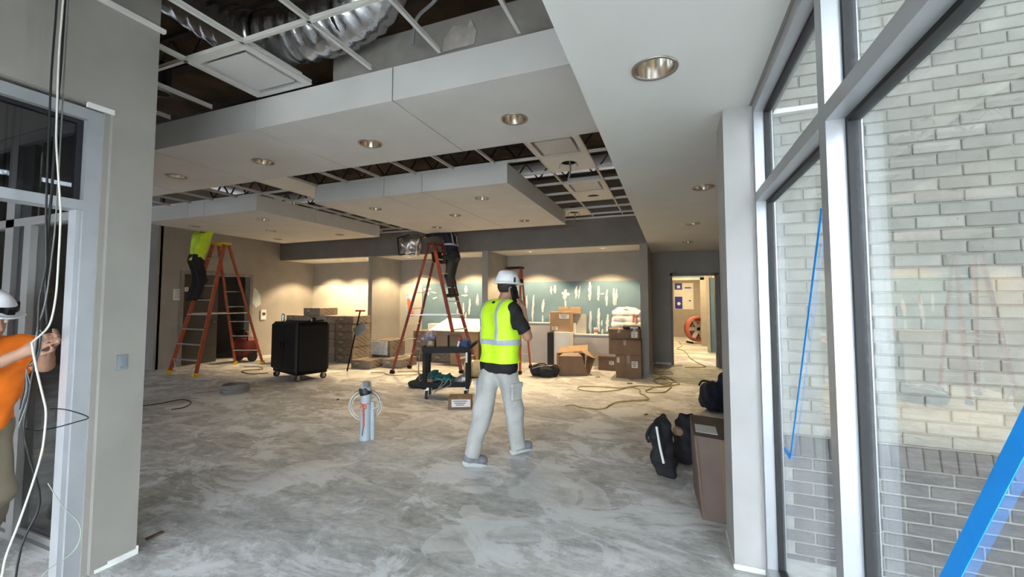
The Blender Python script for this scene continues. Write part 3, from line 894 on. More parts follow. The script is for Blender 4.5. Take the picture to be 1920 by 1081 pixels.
cloud('ceiling_cloud','long white ceiling cloud running across the room nearest the viewer',[-7.88,-6.40,-4.92,-3.437,-1.956,-0.458],[2.545,3.70],C1,'fkl')
cloud('ceiling_cloud','square white ceiling cloud in the middle above the ladder',[-5.22,-3.90,-3.25,-1.96],[4.91,6.16,6.82,8.08],C2,'fklr')
cloud('ceiling_cloud','square white ceiling cloud at the left above the yellow shirted worker',[-9.67,-8.30,-7.84,-6.52],[4.91,6.16,6.82,8.08],C3,'fklr')

# downlights: one built, the rest copied
def make_downlight(loc,label,r=0.10,trim='pewter',lamp='lamp_dim',depth=0.13,group='recessed downlights'):
    t = thing('downlight',loc,label,'downlight',group)
    m=MB(); m.lathe([(r*1.14,0.0),(r*1.14,-0.006),(r*1.02,-0.008),(r*0.97,0.0)],(0,0,0),28); m.build('trim_ring',trim,t,local=True,smooth=True)
    m=MB(); m.lathe([(r*0.97,0.0),(r*0.95,depth*0.35),(r*0.82,depth*0.75),(r*0.62,depth)],(0,0,0),28); m.build('reflector','chrome',t,local=True,smooth=True)
    m=MB(); m.lathe([(r*0.62,depth),(r*0.45,depth-0.005),(r*0.42,depth-0.03),(0.002,depth-0.04)],(0,0,0),16); m.build('lamp',lamp,t,local=True,smooth=True)
    return t
n1=['nearest the soffit','second from the soffit','third from the soffit','fourth from the soffit','fifth from the soffit, hidden side']
spots=[]
for (x,y),n in zip(C1[:4],n1): spots.append(((x,y,B_),'chrome recessed downlight in the long cloud, '+n))
n2=['near left corner','near right corner','centre','far left corner','far right corner']
for (x,y),n in zip(C2,n2): spots.append(((x,y,B_),'small chrome downlight at the %s of the middle square cloud'%n))
for (x,y),n in zip(C3,n2): spots.append(((x,y,B_),'small chrome downlight at the %s of the left square cloud'%n))
ns=['largest, nearest the viewer','second from the viewer','third from the viewer','farthest from the viewer']
for (x,y),n in zip(SOFL,ns): spots.append(((x,y,S_),'chrome downlight in the white window side soffit, '+n))
proto=None; LIT=[]
for loc,lab in spots:
    if proto is None: proto=make_downlight(loc,lab)
    else:
        c=copy_tree(proto); c.location=loc; c['label']=lab
    if 'middle square cloud' in lab: LIT.append(c)

def spot(loc,power,size,blend,par,col=(1.0,0.74,0.42),rad=0.05):
    ld=bpy.data.lights.new('lamp_beam','SPOT'); ld.energy=power; ld.spot_size=math.radians(size); ld.spot_blend=blend
    ld.color=col; ld.shadow_soft_size=rad
    o=bpy.data.objects.new('lamp_beam',ld); o.parent=par; o.location=loc; COL.objects.link(o)
    return o
for c in LIT: spot((0,0,0.02),CLOUDW,104,0.5,c)
BN=['left bay, left end','left bay, middle','left bay, right end','middle bay, left','middle bay, right','right bay, left','right bay, right']
for (x,y),n in zip(BAYL,BN):
    t=make_downlight((x,y,S_),'lit warm downlight in the ceiling of the '+n,0.075,'tee_white','lamp_warm',0.042,'lit bay downlights')
    spot((0,0,-0.02),BAYW,116,0.35,t)

# corridor and passage light fixtures (beyond the doorway)
for y in (12.6,14.8,17.6):
    t=thing('corridor_light',(0.5,y,2.75),'lit warm panel light on the corridor ceiling, %s'%{12.6:'nearest the doorway',14.8:'in the middle',17.6:'nearest the far wall'}[y],'light fixture','corridor ceiling lights')
    MB().box2(0.25,0.75,y-0.25,y+0.25,2.735,2.75).build('frame','tee_white',t)
    MB().box2(0.28,0.72,y-0.22,y+0.22,2.728,2.735).build('diffuser','lamp_corridor',t)

# above the grid: flexible duct, bulkhead board, stray cable
t=thing('flexible_duct',(-2.5,2.3,3.65),'silver foil flexible duct above the grid beside the near fixture','duct')
m=MB(); path=[(-4.0,1.9,4.3),(-3.55,2.15,3.95),(-3.2,2.28,3.72),(-2.8,2.34,3.66),(-2.4,2.36,3.66),(-2.05,2.36,3.74),(-1.8,2.3,3.95),(-1.7,2.2,4.35)]
m.tube(path,0.20,20,14)
cent=[sum((Vector(p) for p in m.v[k*20:(k+1)*20]),Vector())/20 for k in range(len(m.v)//20)]
rs=random.Random(3)
m.v=[tuple(cent[i//20]+(Vector(p)-cent[i//20])*(1+0.035*math.sin((i//20)*1.57)+0.025*rs.uniform(-1,1))) for i,p in enumerate(m.v)]
m.build('duct_sleeve','foil',t,smooth=True)
for u in ((-2.98,2.32,3.68),(-2.22,2.36,3.69)):
    MB().lathe([(0.205,-0.012),(0.205,0.012)],u,20,Matrix.Rotation(math.radians(90),3,'Y')).build('duct_strap','wire_black',t)
t=thing('round_can',(-4.3,2.25,3.5),'dark round fixture can above the grid behind the entry wall corner','light can')
MB().cyl((-4.3,2.25,3.45),(-4.3,2.25,3.7),0.1,n=20).build('can_body','gasket_black',t)
MB().lathe([(0.1,3.45),(0.11,3.44),(0.1,3.43)],(-4.3,2.25,0),20).build('can_rim','pewter',t)
o=struct(MB().box2(-2.62,-0.46,2.62,2.66,G_+0.04,3.665),'wall_bulkhead','bulkhead_board','unfinished board bulkhead rising above the long cloud')
m=MB(); m.prism([(-1.56,2.617,3.42),(-1.30,2.617,3.42),(-1.28,2.617,3.52),(-1.33,2.617,3.61),(-1.36,2.617,3.56),(-1.47,2.617,3.60),(-1.55,2.617,3.52)],(0,-0.004,0)); m.build('compound_patch','compound_grey',o)
o=MB().tube([(-1.75,2.5,3.45),(-1.68,2.45,3.6),(-1.45,2.35,3.62),(-1.2,2.3,3.8),(-0.95,2.35,3.78),(-0.85,2.4,3.7)],0.012,6,5).build('ceiling_cable','wire_grey')
tag(o,'grey armoured cable looping above the grid near the soffit','cable')
# ------------------------------------------------------------ object materials
mat('cardboard', (0.185,0.115,0.072), 0.85, var=0.08, sc=4, bmp=0.1, bsc=120, rnd=0.1)
mat('cardboard_pale', (0.34,0.225,0.135), 0.85, var=0.08, sc=4, rnd=0.08)
mat('packing_tape', (0.24,0.165,0.105), 0.25, var=0.04)
mat('label_white', (0.66,0.65,0.63), 0.6, var=0.03)
mat('print_dark', (0.05,0.045,0.05), 0.7, var=0.05)
mat('fibreglass_red', (0.17,0.035,0.026), 0.5, var=0.12, sc=8)
mat('fibreglass_orange', (0.30,0.062,0.028), 0.5, var=0.1, sc=8)
mat('ladder_yellow', (0.62,0.42,0.02), 0.5, var=0.08)
mat('step_metal', (0.55,0.55,0.54), 0.4, metal=0.7, var=0.06)
mat('black_plastic', (0.006,0.006,0.007), 0.55, var=0.1, spec=0.2)
mat('black_plastic_soft', (0.02,0.02,0.022), 0.75, var=0.15, sc=10)
mat('black_metal', (0.004,0.004,0.005), 0.5, var=0.1, spec=0.15)
mat('rubber', (0.03,0.03,0.03), 0.7, var=0.1)
mat('canvas_black', (0.012,0.012,0.015), 0.85, var=0.2, sc=12, bmp=0.4, bsc=150)
mat('canvas_navy', (0.010,0.013,0.03), 0.85, var=0.2, sc=12, bmp=0.4, bsc=150)
mat('foam_white', (0.70,0.70,0.68), 0.7, var=0.04)
mat('board_white', (0.72,0.71,0.68), 0.75, var=0.03)
mat('plastic_wrap', (0.55,0.54,0.52), 0.25, var=0.1, sc=9, bmp=0.5, bsc=25)
mat('hemp_roll', (0.36,0.30,0.20), 0.9, var=0.12, sc=20, bmp=0.5, bsc=60)
mat('conduit_grey', (0.36,0.41,0.45), 0.45, var=0.06, sc=9)
mat('tape_black', (0.015,0.015,0.02), 0.4, var=0.05)
mat('string_red', (0.62,0.12,0.07), 0.6, var=0.05)
mat('cord_yellow', (0.46,0.34,0.05), 0.5, var=0.06)
mat('cord_dull', (0.30,0.23,0.06), 0.55, var=0.06)
mat('tape_blue', (0.0,0.33,1.0), 0.6, var=0.03, sc=20)
mat('fan_red', (0.50,0.13,0.10), 0.5, var=0.05)
mat('rag_grey', (0.20,0.19,0.24), 0.9, var=0.3, sc=12)
mat('bag_blue', (0.03,0.06,0.16), 0.7, var=0.25, sc=9)
mat('bag_green', (0.02,0.12,0.11), 0.55, var=0.4, sc=7)
mat('tool_red', (0.5,0.03,0.03), 0.5, var=0.05)
mat('poster_blue', (0.02,0.03,0.28), 0.5, var=0.05)
mat('poster_orange', (0.7,0.16,0.06), 0.5, var=0.1)
mat('poster_sky', (0.30,0.42,0.55), 0.5, var=0.2)
mat('outlet_steel', (0.30,0.33,0.37), 0.4, metal=0.8, var=0.1)
mat('debris_brown', (0.12,0.08,0.05), 0.9, var=0.2)

mat('carton_label', (0.33,0.30,0.27), 0.6, var=0.15, sc=40)
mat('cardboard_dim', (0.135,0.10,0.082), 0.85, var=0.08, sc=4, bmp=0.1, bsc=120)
def carton_mat():
    m, nt, bs, N, L = base_mat('carton_print')
    v = coords(nt)
    wv = N.new('ShaderNodeTexWave'); wv.wave_type='BANDS'; wv.bands_direction='Z'
    mp = N.new('ShaderNodeMapping'); mp.inputs['Rotation'].default_value=(math.radians(26),math.radians(26),0)
    L.new(v, mp.inputs['Vector']); L.new(mp.outputs[0], wv.inputs['Vector'])
    wv.inputs['Scale'].default_value=4.6; wv.inputs['Distortion'].default_value=0.0
    brk = ramp(nt, noise(nt, mp.outputs[0], 34, 2), [(0.40,0.0),(0.48,1.0)])
    gap = ramp(nt, noise(nt, mp.outputs[0], 5, 2), [(0.42,0.0),(0.5,1.0)])
    ln = mix(nt, 1.0, mix(nt, 1.0, ramp(nt, wv.outputs['Fac'], [(0.72,0.0),(0.80,0.85)]), brk, 'MULTIPLY'), gap, 'MULTIPLY')
    base = ramp(nt, noise(nt, v, 3, 3), [(0.3,(0.185,0.145,0.112)),(0.7,(0.24,0.195,0.152))])
    c = mix(nt, ln, base, (0.07,0.05,0.04))
    oi = N.new('ShaderNodeObjectInfo')
    c = mix(nt, 1.0, c, ramp(nt, oi.outputs['Random'], [(0,0.9),(1,1.1)]), 'MULTIPLY')
    L.new(c, bs.inputs['Base Color']); bs.inputs['Roughness'].default_value=0.8
    M_['carton_print']=m
carton_mat()

def rot3(a): return Matrix.Rotation(a,3,'Z')

# ------------------------------------------------------------ printed cartons
CW, CD, CHT = 0.53, 0.66, 0.195
def carton_proto():
    t = thing('tile_carton',(0,0,0),'x','carton','printed cartons stacked by the bays')
    m=MB(); m.bbox((0,0,CHT/2),(CW,CD,CHT-0.004),0.006); m.build('carton_body','carton_print',t,local=True)
    m=MB(); m.box((0,0,CHT-0.001),(0.07,CD-0.02,0.002)); m.box((0,-CD/2,CHT-0.05),(0.07,0.002,0.09)); m.build('packing_tape','packing_tape',t,local=True)
    m=MB(); m.box((-0.1,-CD/2-0.001,CHT*0.62),(0.12,0.002,0.04)); m.build('paper_label','carton_label',t,local=True)
    return t
cp=None
def carton(x,y,z,rz,label):
    global cp
    if cp is None: cp=carton_proto(); c=cp
    else: c=copy_tree(cp)
    c.location=(x,y,z); c.rotation_euler=(0,0,rz); c['label']=label
    return c
ORD=['bottom','second','third','fourth','fifth','sixth','seventh']
rs=random.Random(5)
for n,(x,h) in enumerate([(-9.42,6),(-8.85,6),(-8.28,6),(-7.71,6)]):
    for k in range(h):
        nm=['leftmost','second','third','rightmost'][n]
        carton(x+rs.uniform(-.008,.008),8.60+rs.uniform(-.015,.015),k*CHT,rs.uniform(-.02,.02),'printed carton, %s from floor in the %s column of the tall stack'%(ORD[k],nm))
carton(-8.85,8.62,6*CHT,0.05,'single printed carton lying on top of the tall stack behind the black cabinet')
carton(-6.70,8.03,0,0.02,'printed carton lying alone on the floor in front of the wrapped cartons')
for k in range(1): carton(-6.12,8.40,0,0.03,'printed carton on the floor behind the lone carton, left of the middle ladder')
for k in range(3): carton(-6.72,9.0-0.25,k*CHT,0.06,'plastic wrapped printed carton, %s in the short stack behind the lone carton'%ORD[k])
for k in range(4): carton(-6.05,9.55,k*CHT,0.0,'printed carton, %s from floor in the rear stack behind the middle ladder'%ORD[k])
carton(-5.48,9.55,0,0.0,'printed carton on the floor behind the middle ladder, bottom one'); carton(-5.48,9.55,CHT,0.0,'printed carton behind the middle ladder, second up'); carton(-5.48,9.55,2*CHT,0.0,'printed carton behind the middle ladder, third up');carton(-5.48,9.56,3*CHT,0.04,'printed carton behind the middle ladder, topmost')
# clear wrap draped over the short stack
s=SDF((-7.05,8.33,0.18),(-6.38,8.43,0.62),0.008); s.box((-6.72,8.375,0.40),(0.25,0.012,0.17),rad=0.012,k=0); s.ripple(0.0015,45,2)
tag(s.build('wrap_film','plastic_wrap'),'crumpled clear film on front of the short carton stack','plastic film')

# ------------------------------------------------------------ plain cardboard boxes
def cbox(name,c,size,rz,label,cat='box',mt='cardboard',flaps=None,labels=(),tape=True,group=None):
    t=thing(name,c,label,cat,group,rz=rz)
    w,d,h=size; th=0.006
    if flaps is None:
        m=MB(); m.bbox((0,0,h/2),(w,d,h),0.006); m.build('box_body',mt,t,local=True)
        if tape:
            m=MB(); m.box((0,0,h+0.0005),(0.06,d*0.98,0.002)); m.box((0,-d/2-0.0005,h*0.8),(0.06,0.002,h*0.38)); m.build('packing_tape','packing_tape',t,local=True)
    else:
        m=MB()
        m.box((0,0,th/2),(w,d,th)); m.box((-w/2+th/2,0,h/2),(th,d,h)); m.box((w/2-th/2,0,h/2),(th,d,h)); m.box((0,-d/2+th/2,h/2),(w,th,h)); m.box((0,d/2-th/2,h/2),(w,th,h))
        m.build('box_body',mt,t,local=True)
        for side,ang,ln in flaps:
            m=MB()
            if side in 'lr':
                sx=-1 if side=='l' else 1
                m.prism([(sx*w/2,-d/2,h),(sx*w/2,d/2,h),(sx*(w/2+ln*math.cos(ang)),d/2,h+ln*math.sin(ang)),(sx*(w/2+ln*math.cos(ang)),-d/2,h+ln*math.sin(ang))],(0,0,0.005))
            else:
                sy=-1 if side=='f' else 1
                m.prism([(-w/2,sy*d/2,h),(w/2,sy*d/2,h),(w/2,sy*(d/2+ln*math.cos(ang)),h+ln*math.sin(ang)),(-w/2,sy*(d/2+ln*math.cos(ang)),h+ln*math.sin(ang))],(0,0,0.005))
            m.build('flap',mt,t,local=True)
    for (lx,lz,lw,lh) in labels:
        m=MB(); m.box((lx,-d/2-0.001,lz),(lw,0.002,lh)); p=m.build('paper_label','label_white',t,local=True)
        m=MB()
        for q in range(3): m.box((lx-lw*0.05,-d/2-0.0025,lz+lh*(0.28-0.26*q)),(lw*(0.75-0.15*q),0.001,lh*0.10))
        m.build('printing','print_dark',p,local=True)
    return t
# box with the big shipping label in front of the cart
t=cbox('shipping_box',(-2.93,5.50,0),(0.34,0.26,0.165),0.42,'small brown box with a large white shipping label before the tool cart',labels=[(0.015,0.088,0.27,0.105)])
# stack at the right pier
cbox('moving_box',(-0.84,8.93,0),(0.50,0.46,0.47),0.0,'bottom brown box of the stack against the right pier',labels=[(-0.20,0.36,0.05,0.1),(0.12,0.28,0.12,0.13)])
cbox('moving_box',(-0.905,8.92,0.472),(0.63,0.50,0.30),0.0,'wide brown middle box of the stack against the right pier')
cbox('moving_box',(-1.03,8.95,0.774),(0.42,0.42,0.20),0.03,'pale topped small brown box on top of the right pier stack, left side')
cbox('moving_box',(-0.715,8.93,0.774),(0.20,0.40,0.21),-0.02,'narrow brown box on top of the right pier stack, right side',labels=[(0.0,0.1,0.12,0.12)])
t=thing('parcel_bundle',(-0.79,8.88,0.985),'flattened grey parcel lying tilted on top of the right pier stack','parcel',rz=0.1)
m=MB(); m.bbox((0,0,0.03),(0.34,0.36,0.05),0.015); m.build('parcel_body','black_plastic_soft',t,local=True)
m=MB(); m.box((0.05,-0.182,0.03),(0.15,0.002,0.035)); m.build('paper_label','label_white',t,local=True)
cbox('parts_box',(-1.38,9.70,0),(0.40,0.34,0.265),0.02,'small open brown box on the floor left of the tall box stack',flaps=[('f',0.5,0.10),('r',0.9,0.14),('l',0.2,0.1)],labels=[(0.09,0.17,0.1,0.08)],mt='cardboard')
# torn open box
t=thing('torn_box',(-2.02,8.85,0),'large brown box torn open at its corner beside the black bag','box',rz=0.35)
w,d,h=0.62,0.52,0.40; th=0.008
m=MB(); m.box((0,0,th/2),(w,d,th)); m.box((-w/2,0,h/2),(th,d,h)); m.box((0,d/2,h/2),(w,th,h))
m.prism([(-w/2,-d/2,0),(w/2-0.02,-d/2,0),(w/2-0.14,-d/2-0.02,h),(-w/2,-d/2,h)],(0,th,0))
m.prism([(w/2,-d/2+0.02,0),(w/2,d/2,0),(w/2+0.06,d/2,h+0.05),(w/2+0.14,-d/2+0.10,h-0.06)],(th,0,0)); m.build('box_body','cardboard',t,local=True)
MB().prism([(-w/2,-d/2,h),(w/2-0.14,-d/2-0.02,h),(w/2-0.2,-d/2+0.16,h+0.05),(-w/2+0.1,-d/2+0.2,h+0.03)],(0,0,0.006)).build('flap','cardboard_pale',t,local=True)
MB().prism([(-w/2,d/2,h),(w/2+0.06,d/2,h+0.05),(w/2+0.10,d/2+0.2,h+0.16),(-w/2+0.12,d/2+0.17,h+0.12)],(0,0,0.006)).build('flap','cardboard_pale',t,local=True)
MB().prism([(w/2+0.06,d/2,h+0.05),(w/2+0.14,-d/2+0.10,h-0.06),(w/2-0.02,-d/2+0.18,h+0.0),(w/2-0.12,d/2-0.05,h+0.08)],(0,0,0.006)).build('flap','cardboard_pale',t,local=True)
rs=random.Random(9)
for q in range(7):
    m=MB(); a=rs.uniform(0,3); c=(rs.uniform(-0.1,0.25),rs.uniform(-0.2,0.1),h-0.05+rs.uniform(-0.05,0.05))
    m.box(c,(0.16,0.08,0.004),Euler((rs.uniform(-.6,.6),rs.uniform(-.6,.6),a)).to_matrix()); m.build('torn_scrap','cardboard_pale' if q%2 else 'print_dark',t,local=True)
# boxes on and behind the low wall
cbox('carton_box',(-2.50,10.0-0.17,0.82),(0.50,0.30,0.47),0.0,'upright pale carton standing before the low wall with taped front',mt='cardboard_pale',labels=[(-0.13,0.08,0.14,0.08),(0.1,0.36,0.24,0.1)])
cbox('carton_box',(-2.36,10.09,1.235),(0.56,0.12,0.165),0.0,'flat orange brown carton on top behind the upright pale carton',mt='cardboard_pale')
t=thing('stacked_board',(-2.6,9.72,0),'thick white edged panel pack standing under the upright pale carton','panel')
MB().box2(-2.78,-2.63,9.55,10.0-0.02,0,0.80).build('board_edge','black_plastic_soft',t)
MB().box2(-2.63,-2.25,9.60,9.97,0,0.815).build('board_face','board_white',t)
# wrapped white bundle on the low wall
s=SDF((-1.40,9.9,0.72),(-0.60,10.24,1.46),0.016)
for q in range(4): s.box((-1.0,10.09,0.85+0.14*q),(0.335,0.11,0.068),rad=0.05,k=0.03)
s.ell((-1.0,10.09,1.36),(0.26,0.10,0.06),k=0.05); s.ripple(0.005,30,4)
t=thing('wrapped_bundle',(-1.0,10.09,0.755),'white plastic wrapped bundle on the low wall behind the box stack','bundle'); s.build('bundle_body','foam_white',t)
for x in (-0.84,-0.78): MB().box2(x-0.015,x+0.015,9.972,9.982,0.85,1.25).build('red_stripe','fan_red',t)
# paper cup
t=thing('paper_cup',(-1.72,10.07,0.752),'white paper cup with red print on the lower wall cap','cup')
MB().lathe([(0.036,0),(0.05,0.135),(0.053,0.14)],(0,0,0),20,cap=True).build('cup_body','foam_white',t,local=True,smooth=False)
MB().lathe([(0.0425,0.045),(0.0475,0.1)],(0,0,0),20).build('cup_print','fan_red',t,local=True)
MB().lathe([(0.054,0.138),(0.054,0.15),(0.046,0.155),(0.0,0.156)],(0,0,0),20).build('cup_lid','foam_white',t,local=True)
MB().cyl((0.01,0,0.15),(0.02,0,0.2),0.004).build('straw','foam_white',t,local=True)
# big white topped crate behind the middle ladder
t=thing('crate',(-4.73,9.45,0),'large tan crate under a wide sloping white sheet behind the tool cart','crate')
MB().prism([(-5.12,9.05,0),(-5.12,9.9,0),(-5.12,9.9,1.02),(-5.12,9.05,0.79)],(0.77,0,0)).build('crate_body','cardboard_pale',t)
MB().prism([(-5.72,9.0,0.80),(-4.32,9.0,0.80),(-4.32,9.95,1.06),(-5.72,9.95,1.06)],(0,0,0.018)).build('crate_lid','board_white',t)
o=s=None
o=MB().box2(-6.35,-5.75,9.97,10.2,0,0.92).build('drywall_offcut','board_white'); tag(o,'white drywall offcuts standing against middle bay wall behind cartons','drywall')

# ------------------------------------------------------------ black rolling cabinet
cab=thing('rolling_cabinet',(-7.12,6.42,0),'black rolling job site cabinet with casters at the left of the room','cabinet',rz=-0.30)
W,D=1.14,0.66
m=MB(); m.bbox((0,0,0.64),(W,D,0.98),0.05); m.build('cabinet_body','black_metal',cab,local=True)
for sx in (-1,1):
    dr=MB().bbox((sx*0.27,-D/2-0.008,0.64),(0.50,0.02,0.88),0.006).build('door','black_plastic',cab,local=True)
    MB().box((sx*0.06,-D/2-0.028,0.68),(0.02,0.02,0.14)).build('door_handle','black_metal',dr,local=True)
MB().bbox((W/2+0.008,0,0.64),(0.02,D-0.12,0.88),0.006).build('side_panel','black_plastic',cab,local=True)
MB().box((0,0,0.15),(W-0.1,D-0.06,0.05)).build('base_frame','black_metal',cab,local=True)
MB().box((W/2-0.01,-D/2+0.0,0.66),(0.03,0.03,1.0)).build('corner_post','black_plastic_soft',cab,local=True)
for sx in (-1,1):
    for sy in (-1,1):
        x,y=sx*(W/2-0.1),sy*(D/2-0.08)
        c=MB().cyl((x-0.02,y,0.06),(x+0.02,y,0.06),0.06,n=18).build('caster','rubber',cab,local=True)
        m=MB(); m.box((x-0.028,y,0.085),(0.006,0.05,0.1)); m.box((x+0.028,y,0.085),(0.006,0.05,0.1)); m.box((x,y,0.132),(0.07,0.07,0.01)); m.build('caster_fork','pewter',c,local=True)
t=thing('folded_board',(-7.05,6.45,1.13),'flat dark grey folded boards lying on the black cabinet','board',rz=-0.2)
m=MB(); m.bbox((0,0,0.022),(0.66,0.42,0.03),0.005); m.build('board','black_plastic_soft',t,local=True)
m=MB(); m.bbox((0.05,-0.02,0.05),(0.60,0.40,0.02),0.005,Euler((0.02,0.03,0.12)).to_matrix()); m.build('board','wire_grey',t,local=True)
t=thing('spray_can',(-7.62,6.42,1.13),'small grey can standing at left end of the black cabinet','can')
MB().lathe([(0.035,0),(0.035,0.13),(0.02,0.15),(0.02,0.165)],(0,0,0),16,cap=True).build('can_body','step_metal',t,local=True)
t=thing('radio',(-6.66,6.3,1.13),'small black radio with grey front at right end of the cabinet top','radio')
m=MB(); m.bbox((0,0,0.05),(0.06,0.08,0.1),0.008); m.build('radio_body','black_plastic',t,local=True); MB().box((0.0,-0.042,0.05),(0.03,0.004,0.06)).build('radio_face','step_metal',t,local=True)
# hand truck style scraper behind the cabinet with red grip
t=thing('long_scraper',(-6.62,7.35,0),'dark long handled tool with a red T grip leaning behind the cabinet','tool')
MB().cyl((-6.75,7.35,0.0),(-6.55,7.5,1.33),0.016).build('handle','black_metal',t)
MB().cyl((-6.68,7.5,1.33),(-6.42,7.5,1.33),0.018).build('grip','tool_red',t)
MB().bbox((-6.50,7.45,0.92),(0.34,0.06,0.22),0.02,Euler((0,-0.6,0)).to_matrix()).build('head','wire_grey',t)

# ------------------------------------------------------------ utility cart
cart=thing('utility_cart',(-3.45,6.02,0),'black two shelf utility cart loaded with tools beside the walking man','cart',rz=0.40)
W,D=0.74,0.44
for z,hh in ((0.20,0.07),(0.74,0.09)):
    m=MB(); m.box((0,0,z),(W,D,0.02)); m.box((0,-D/2,z+hh/2),(W,0.02,hh)); m.box((0,D/2,z+hh/2),(W,0.02,hh)); m.box((-W/2,0,z+hh/2),(0.02,D,hh)); m.box((W/2,0,z+hh/2),(0.02,D,hh))
    m.build('shelf','black_plastic',cart,local=True)
for sx in (-1,1):
    for sy in (-1,1):
        m=MB(); m.bbox((sx*(W/2-0.03),sy*(D/2-0.03),0.46),(0.065,0.06,0.60),0.01); m.build('post','black_plastic',cart,local=True)
        x,y=sx*(W/2-0.06),sy*(D/2-0.06)
        c=MB().cyl((x-0.018,y,0.065),(x+0.018,y,0.065),0.065,n=18).build('caster','rubber',cart,local=True)
        m=MB(); m.box((x-0.026,y,0.10),(0.006,0.05,0.12)); m.box((x+0.026,y,0.10),(0.006,0.05,0.12)); m.box((x,y,0.165),(0.07,0.07,0.05)); m.build('caster_fork','step_metal',c,local=True)
MB().tube([(W/2,-D/2+0.05,0.80),(W/2+0.10,-D/2+0.06,0.88),(W/2+0.10,D/2-0.06,0.88),(W/2,D/2-0.05,0.80)],0.02,10,5).build('push_handle','black_plastic',cart,local=True,smooth=True)
MB().box((W/2-0.045,-D/2-0.004,0.66),(0.03,0.006,0.16)).build('price_strip','label_white',cart,local=True)
def cart_at(x,y,z):
    c=math.cos(0.40); s_=math.sin(0.40)
    return (-3.45+x*c-y*s_, 6.02+x*s_+y*c, z)
cbox('parts_box',cart_at(-0.085,0.02,0.753),(0.19,0.20,0.24),0.40,'small open brown box on the tool cart, middle one',flaps=[('f',1.2,0.06),('l',0.4,0.07),('r',0.6,0.07)])
cbox('parts_box',cart_at(0.125,0.06,0.753),(0.19,0.2,0.22),0.40,'small brown box on the tool cart beside the blue tool pouch',flaps=[('f',0.8,0.07),('k',0.9,0.06)])
cbox('parts_box',cart_at(-0.27,-0.02,0.753),(0.14,0.2,0.16),0.40,'small brown box at left end of the tool cart under the rag')
x,y,z=cart_at(-0.27,0.0,0.935)
s=SDF((x-0.2,y-0.2,z-0.06),(x+0.22,y+0.2,z+0.18),0.01); s.ell((x,y,z+0.045),(0.085,0.10,0.05),k=0.03); s.cap((x-0.06,y-0.09,z+0.03),(x-0.10,y-0.10,z-0.0),0.03,k=0.04); s.cap((x-0.02,y-0.03,z+0.08),(x+0.03,y,z+0.10),0.04,k=0.04); s.ripple(0.006,45,1)
tag(s.build('rag','rag_grey'),'crumpled grey and white cloth heaped over boxes on the cart','rag')
t=thing('tool_pouch',cart_at(0.27,-0.05,0.753),'blue tool pouch with red handled cutter on right end of cart','tool bag',rz=0.4)
px,py,pz=cart_at(0.27,-0.05,0.753)
s=SDF((px-0.16,py-0.16,pz-0.02),(px+0.16,py+0.16,pz+0.22),0.01); s.box((px,py,pz+0.085),(0.10,0.09,0.085),rad=0.05,k=0.02); s.ell((px+0.03,py,pz+0.16),(0.07,0.06,0.04),k=0.03); s.ripple(0.004,50,6)
t.rotation_euler=(0,0,0); s.build('pouch_body','bag_blue',t)
MB().beam((px-0.07,py-0.10,pz+0.02),(px-0.03,py-0.11,pz+0.16),0.03,0.015).build('cutter_body','label_white',t)
MB().beam((px-0.03,py-0.11,pz+0.16),(px-0.015,py-0.112,pz+0.21),0.045,0.02).build('cutter_handle','tool_red',t)
# lower shelf goods
px,py,pz=cart_at(-0.20,0,0.21)
s=SDF((px-0.26,py-0.22,pz-0.02),(px+0.36,py+0.26,pz+0.26),0.012); s.ell((px-0.02,py-0.02,pz+0.11),(0.10,0.1,0.11),k=0.03); s.ell((px+0.16,py+0.05,pz+0.08),(0.15,0.1,0.07),k=0.04); s.cap((px-0.05,py,pz+0.15),(px-0.07,py,pz+0.22),0.02,0.012,k=0.03); s.ripple(0.008,40,8)
tag(s.build('plastic_bag','bag_green'),'shiny teal and blue plastic bag on the lower cart shelf','plastic bag')
t=thing('router_box',cart_at(0.18,-0.04,0.213),'grey metal bracket plate lying tilted on the lower cart shelf','metal plate')
a,b,c_=cart_at(0.18,-0.04,0.213); MB().box((a,b,c_+0.09),(0.24,0.12,0.012),Euler((0.2,-0.55,0.4)).to_matrix()).build('plate','wire_grey',t); MB().box((a+0.02,b+0.03,c_+0.03),(0.1,0.1,0.06)).build('bracket','step_metal',t)
t=thing('adhesive_box',cart_at(0.29,-0.09,0.213),'white and grey carton at right end of the lower cart shelf','box',rz=0.45)
m=MB(); m.bbox((0,0,0.06),(0.10,0.12,0.12),0.004); m.build('box_body','label_white',t,local=True); MB().box((0,-0.061,0.045),(0.07,0.002,0.05)).build('printing','rag_grey',t,local=True)
cbox('parts_box',cart_at(-0.27,-0.12,0.213),(0.12,0.1,0.1),0.4,'tiny brown box at left front of the lower cart shelf')
o=MB().tube([cart_at(-0.15,-0.2,0.33),cart_at(-0.05,-0.24,0.30),cart_at(-0.1,-0.26,0.2),cart_at(-0.18,-0.27,0.12),cart_at(-0.02,-0.27,0.25),cart_at(0.06,-0.25,0.33),cart_at(0.08,-0.24,0.24),cart_at(0.0,-0.24,0.2)],0.007,6,5).build('grey_cable','wire_grey'); tag(o,'grey cable spilling over front of the lower cart shelf','cable')
o=MB().tube([cart_at(-0.40,-0.1,0.72)]+[cart_at(-0.42+0.02*math.cos(q),-0.06+0.11*math.cos(q*1.0),0.50+0.24*math.sin(q)) for q in np.linspace(1.6,14,26)],0.008,6,3).build('cord_loop','wire_grey'); tag(o,'grey cord coil hanging from left side of the cart','cord')
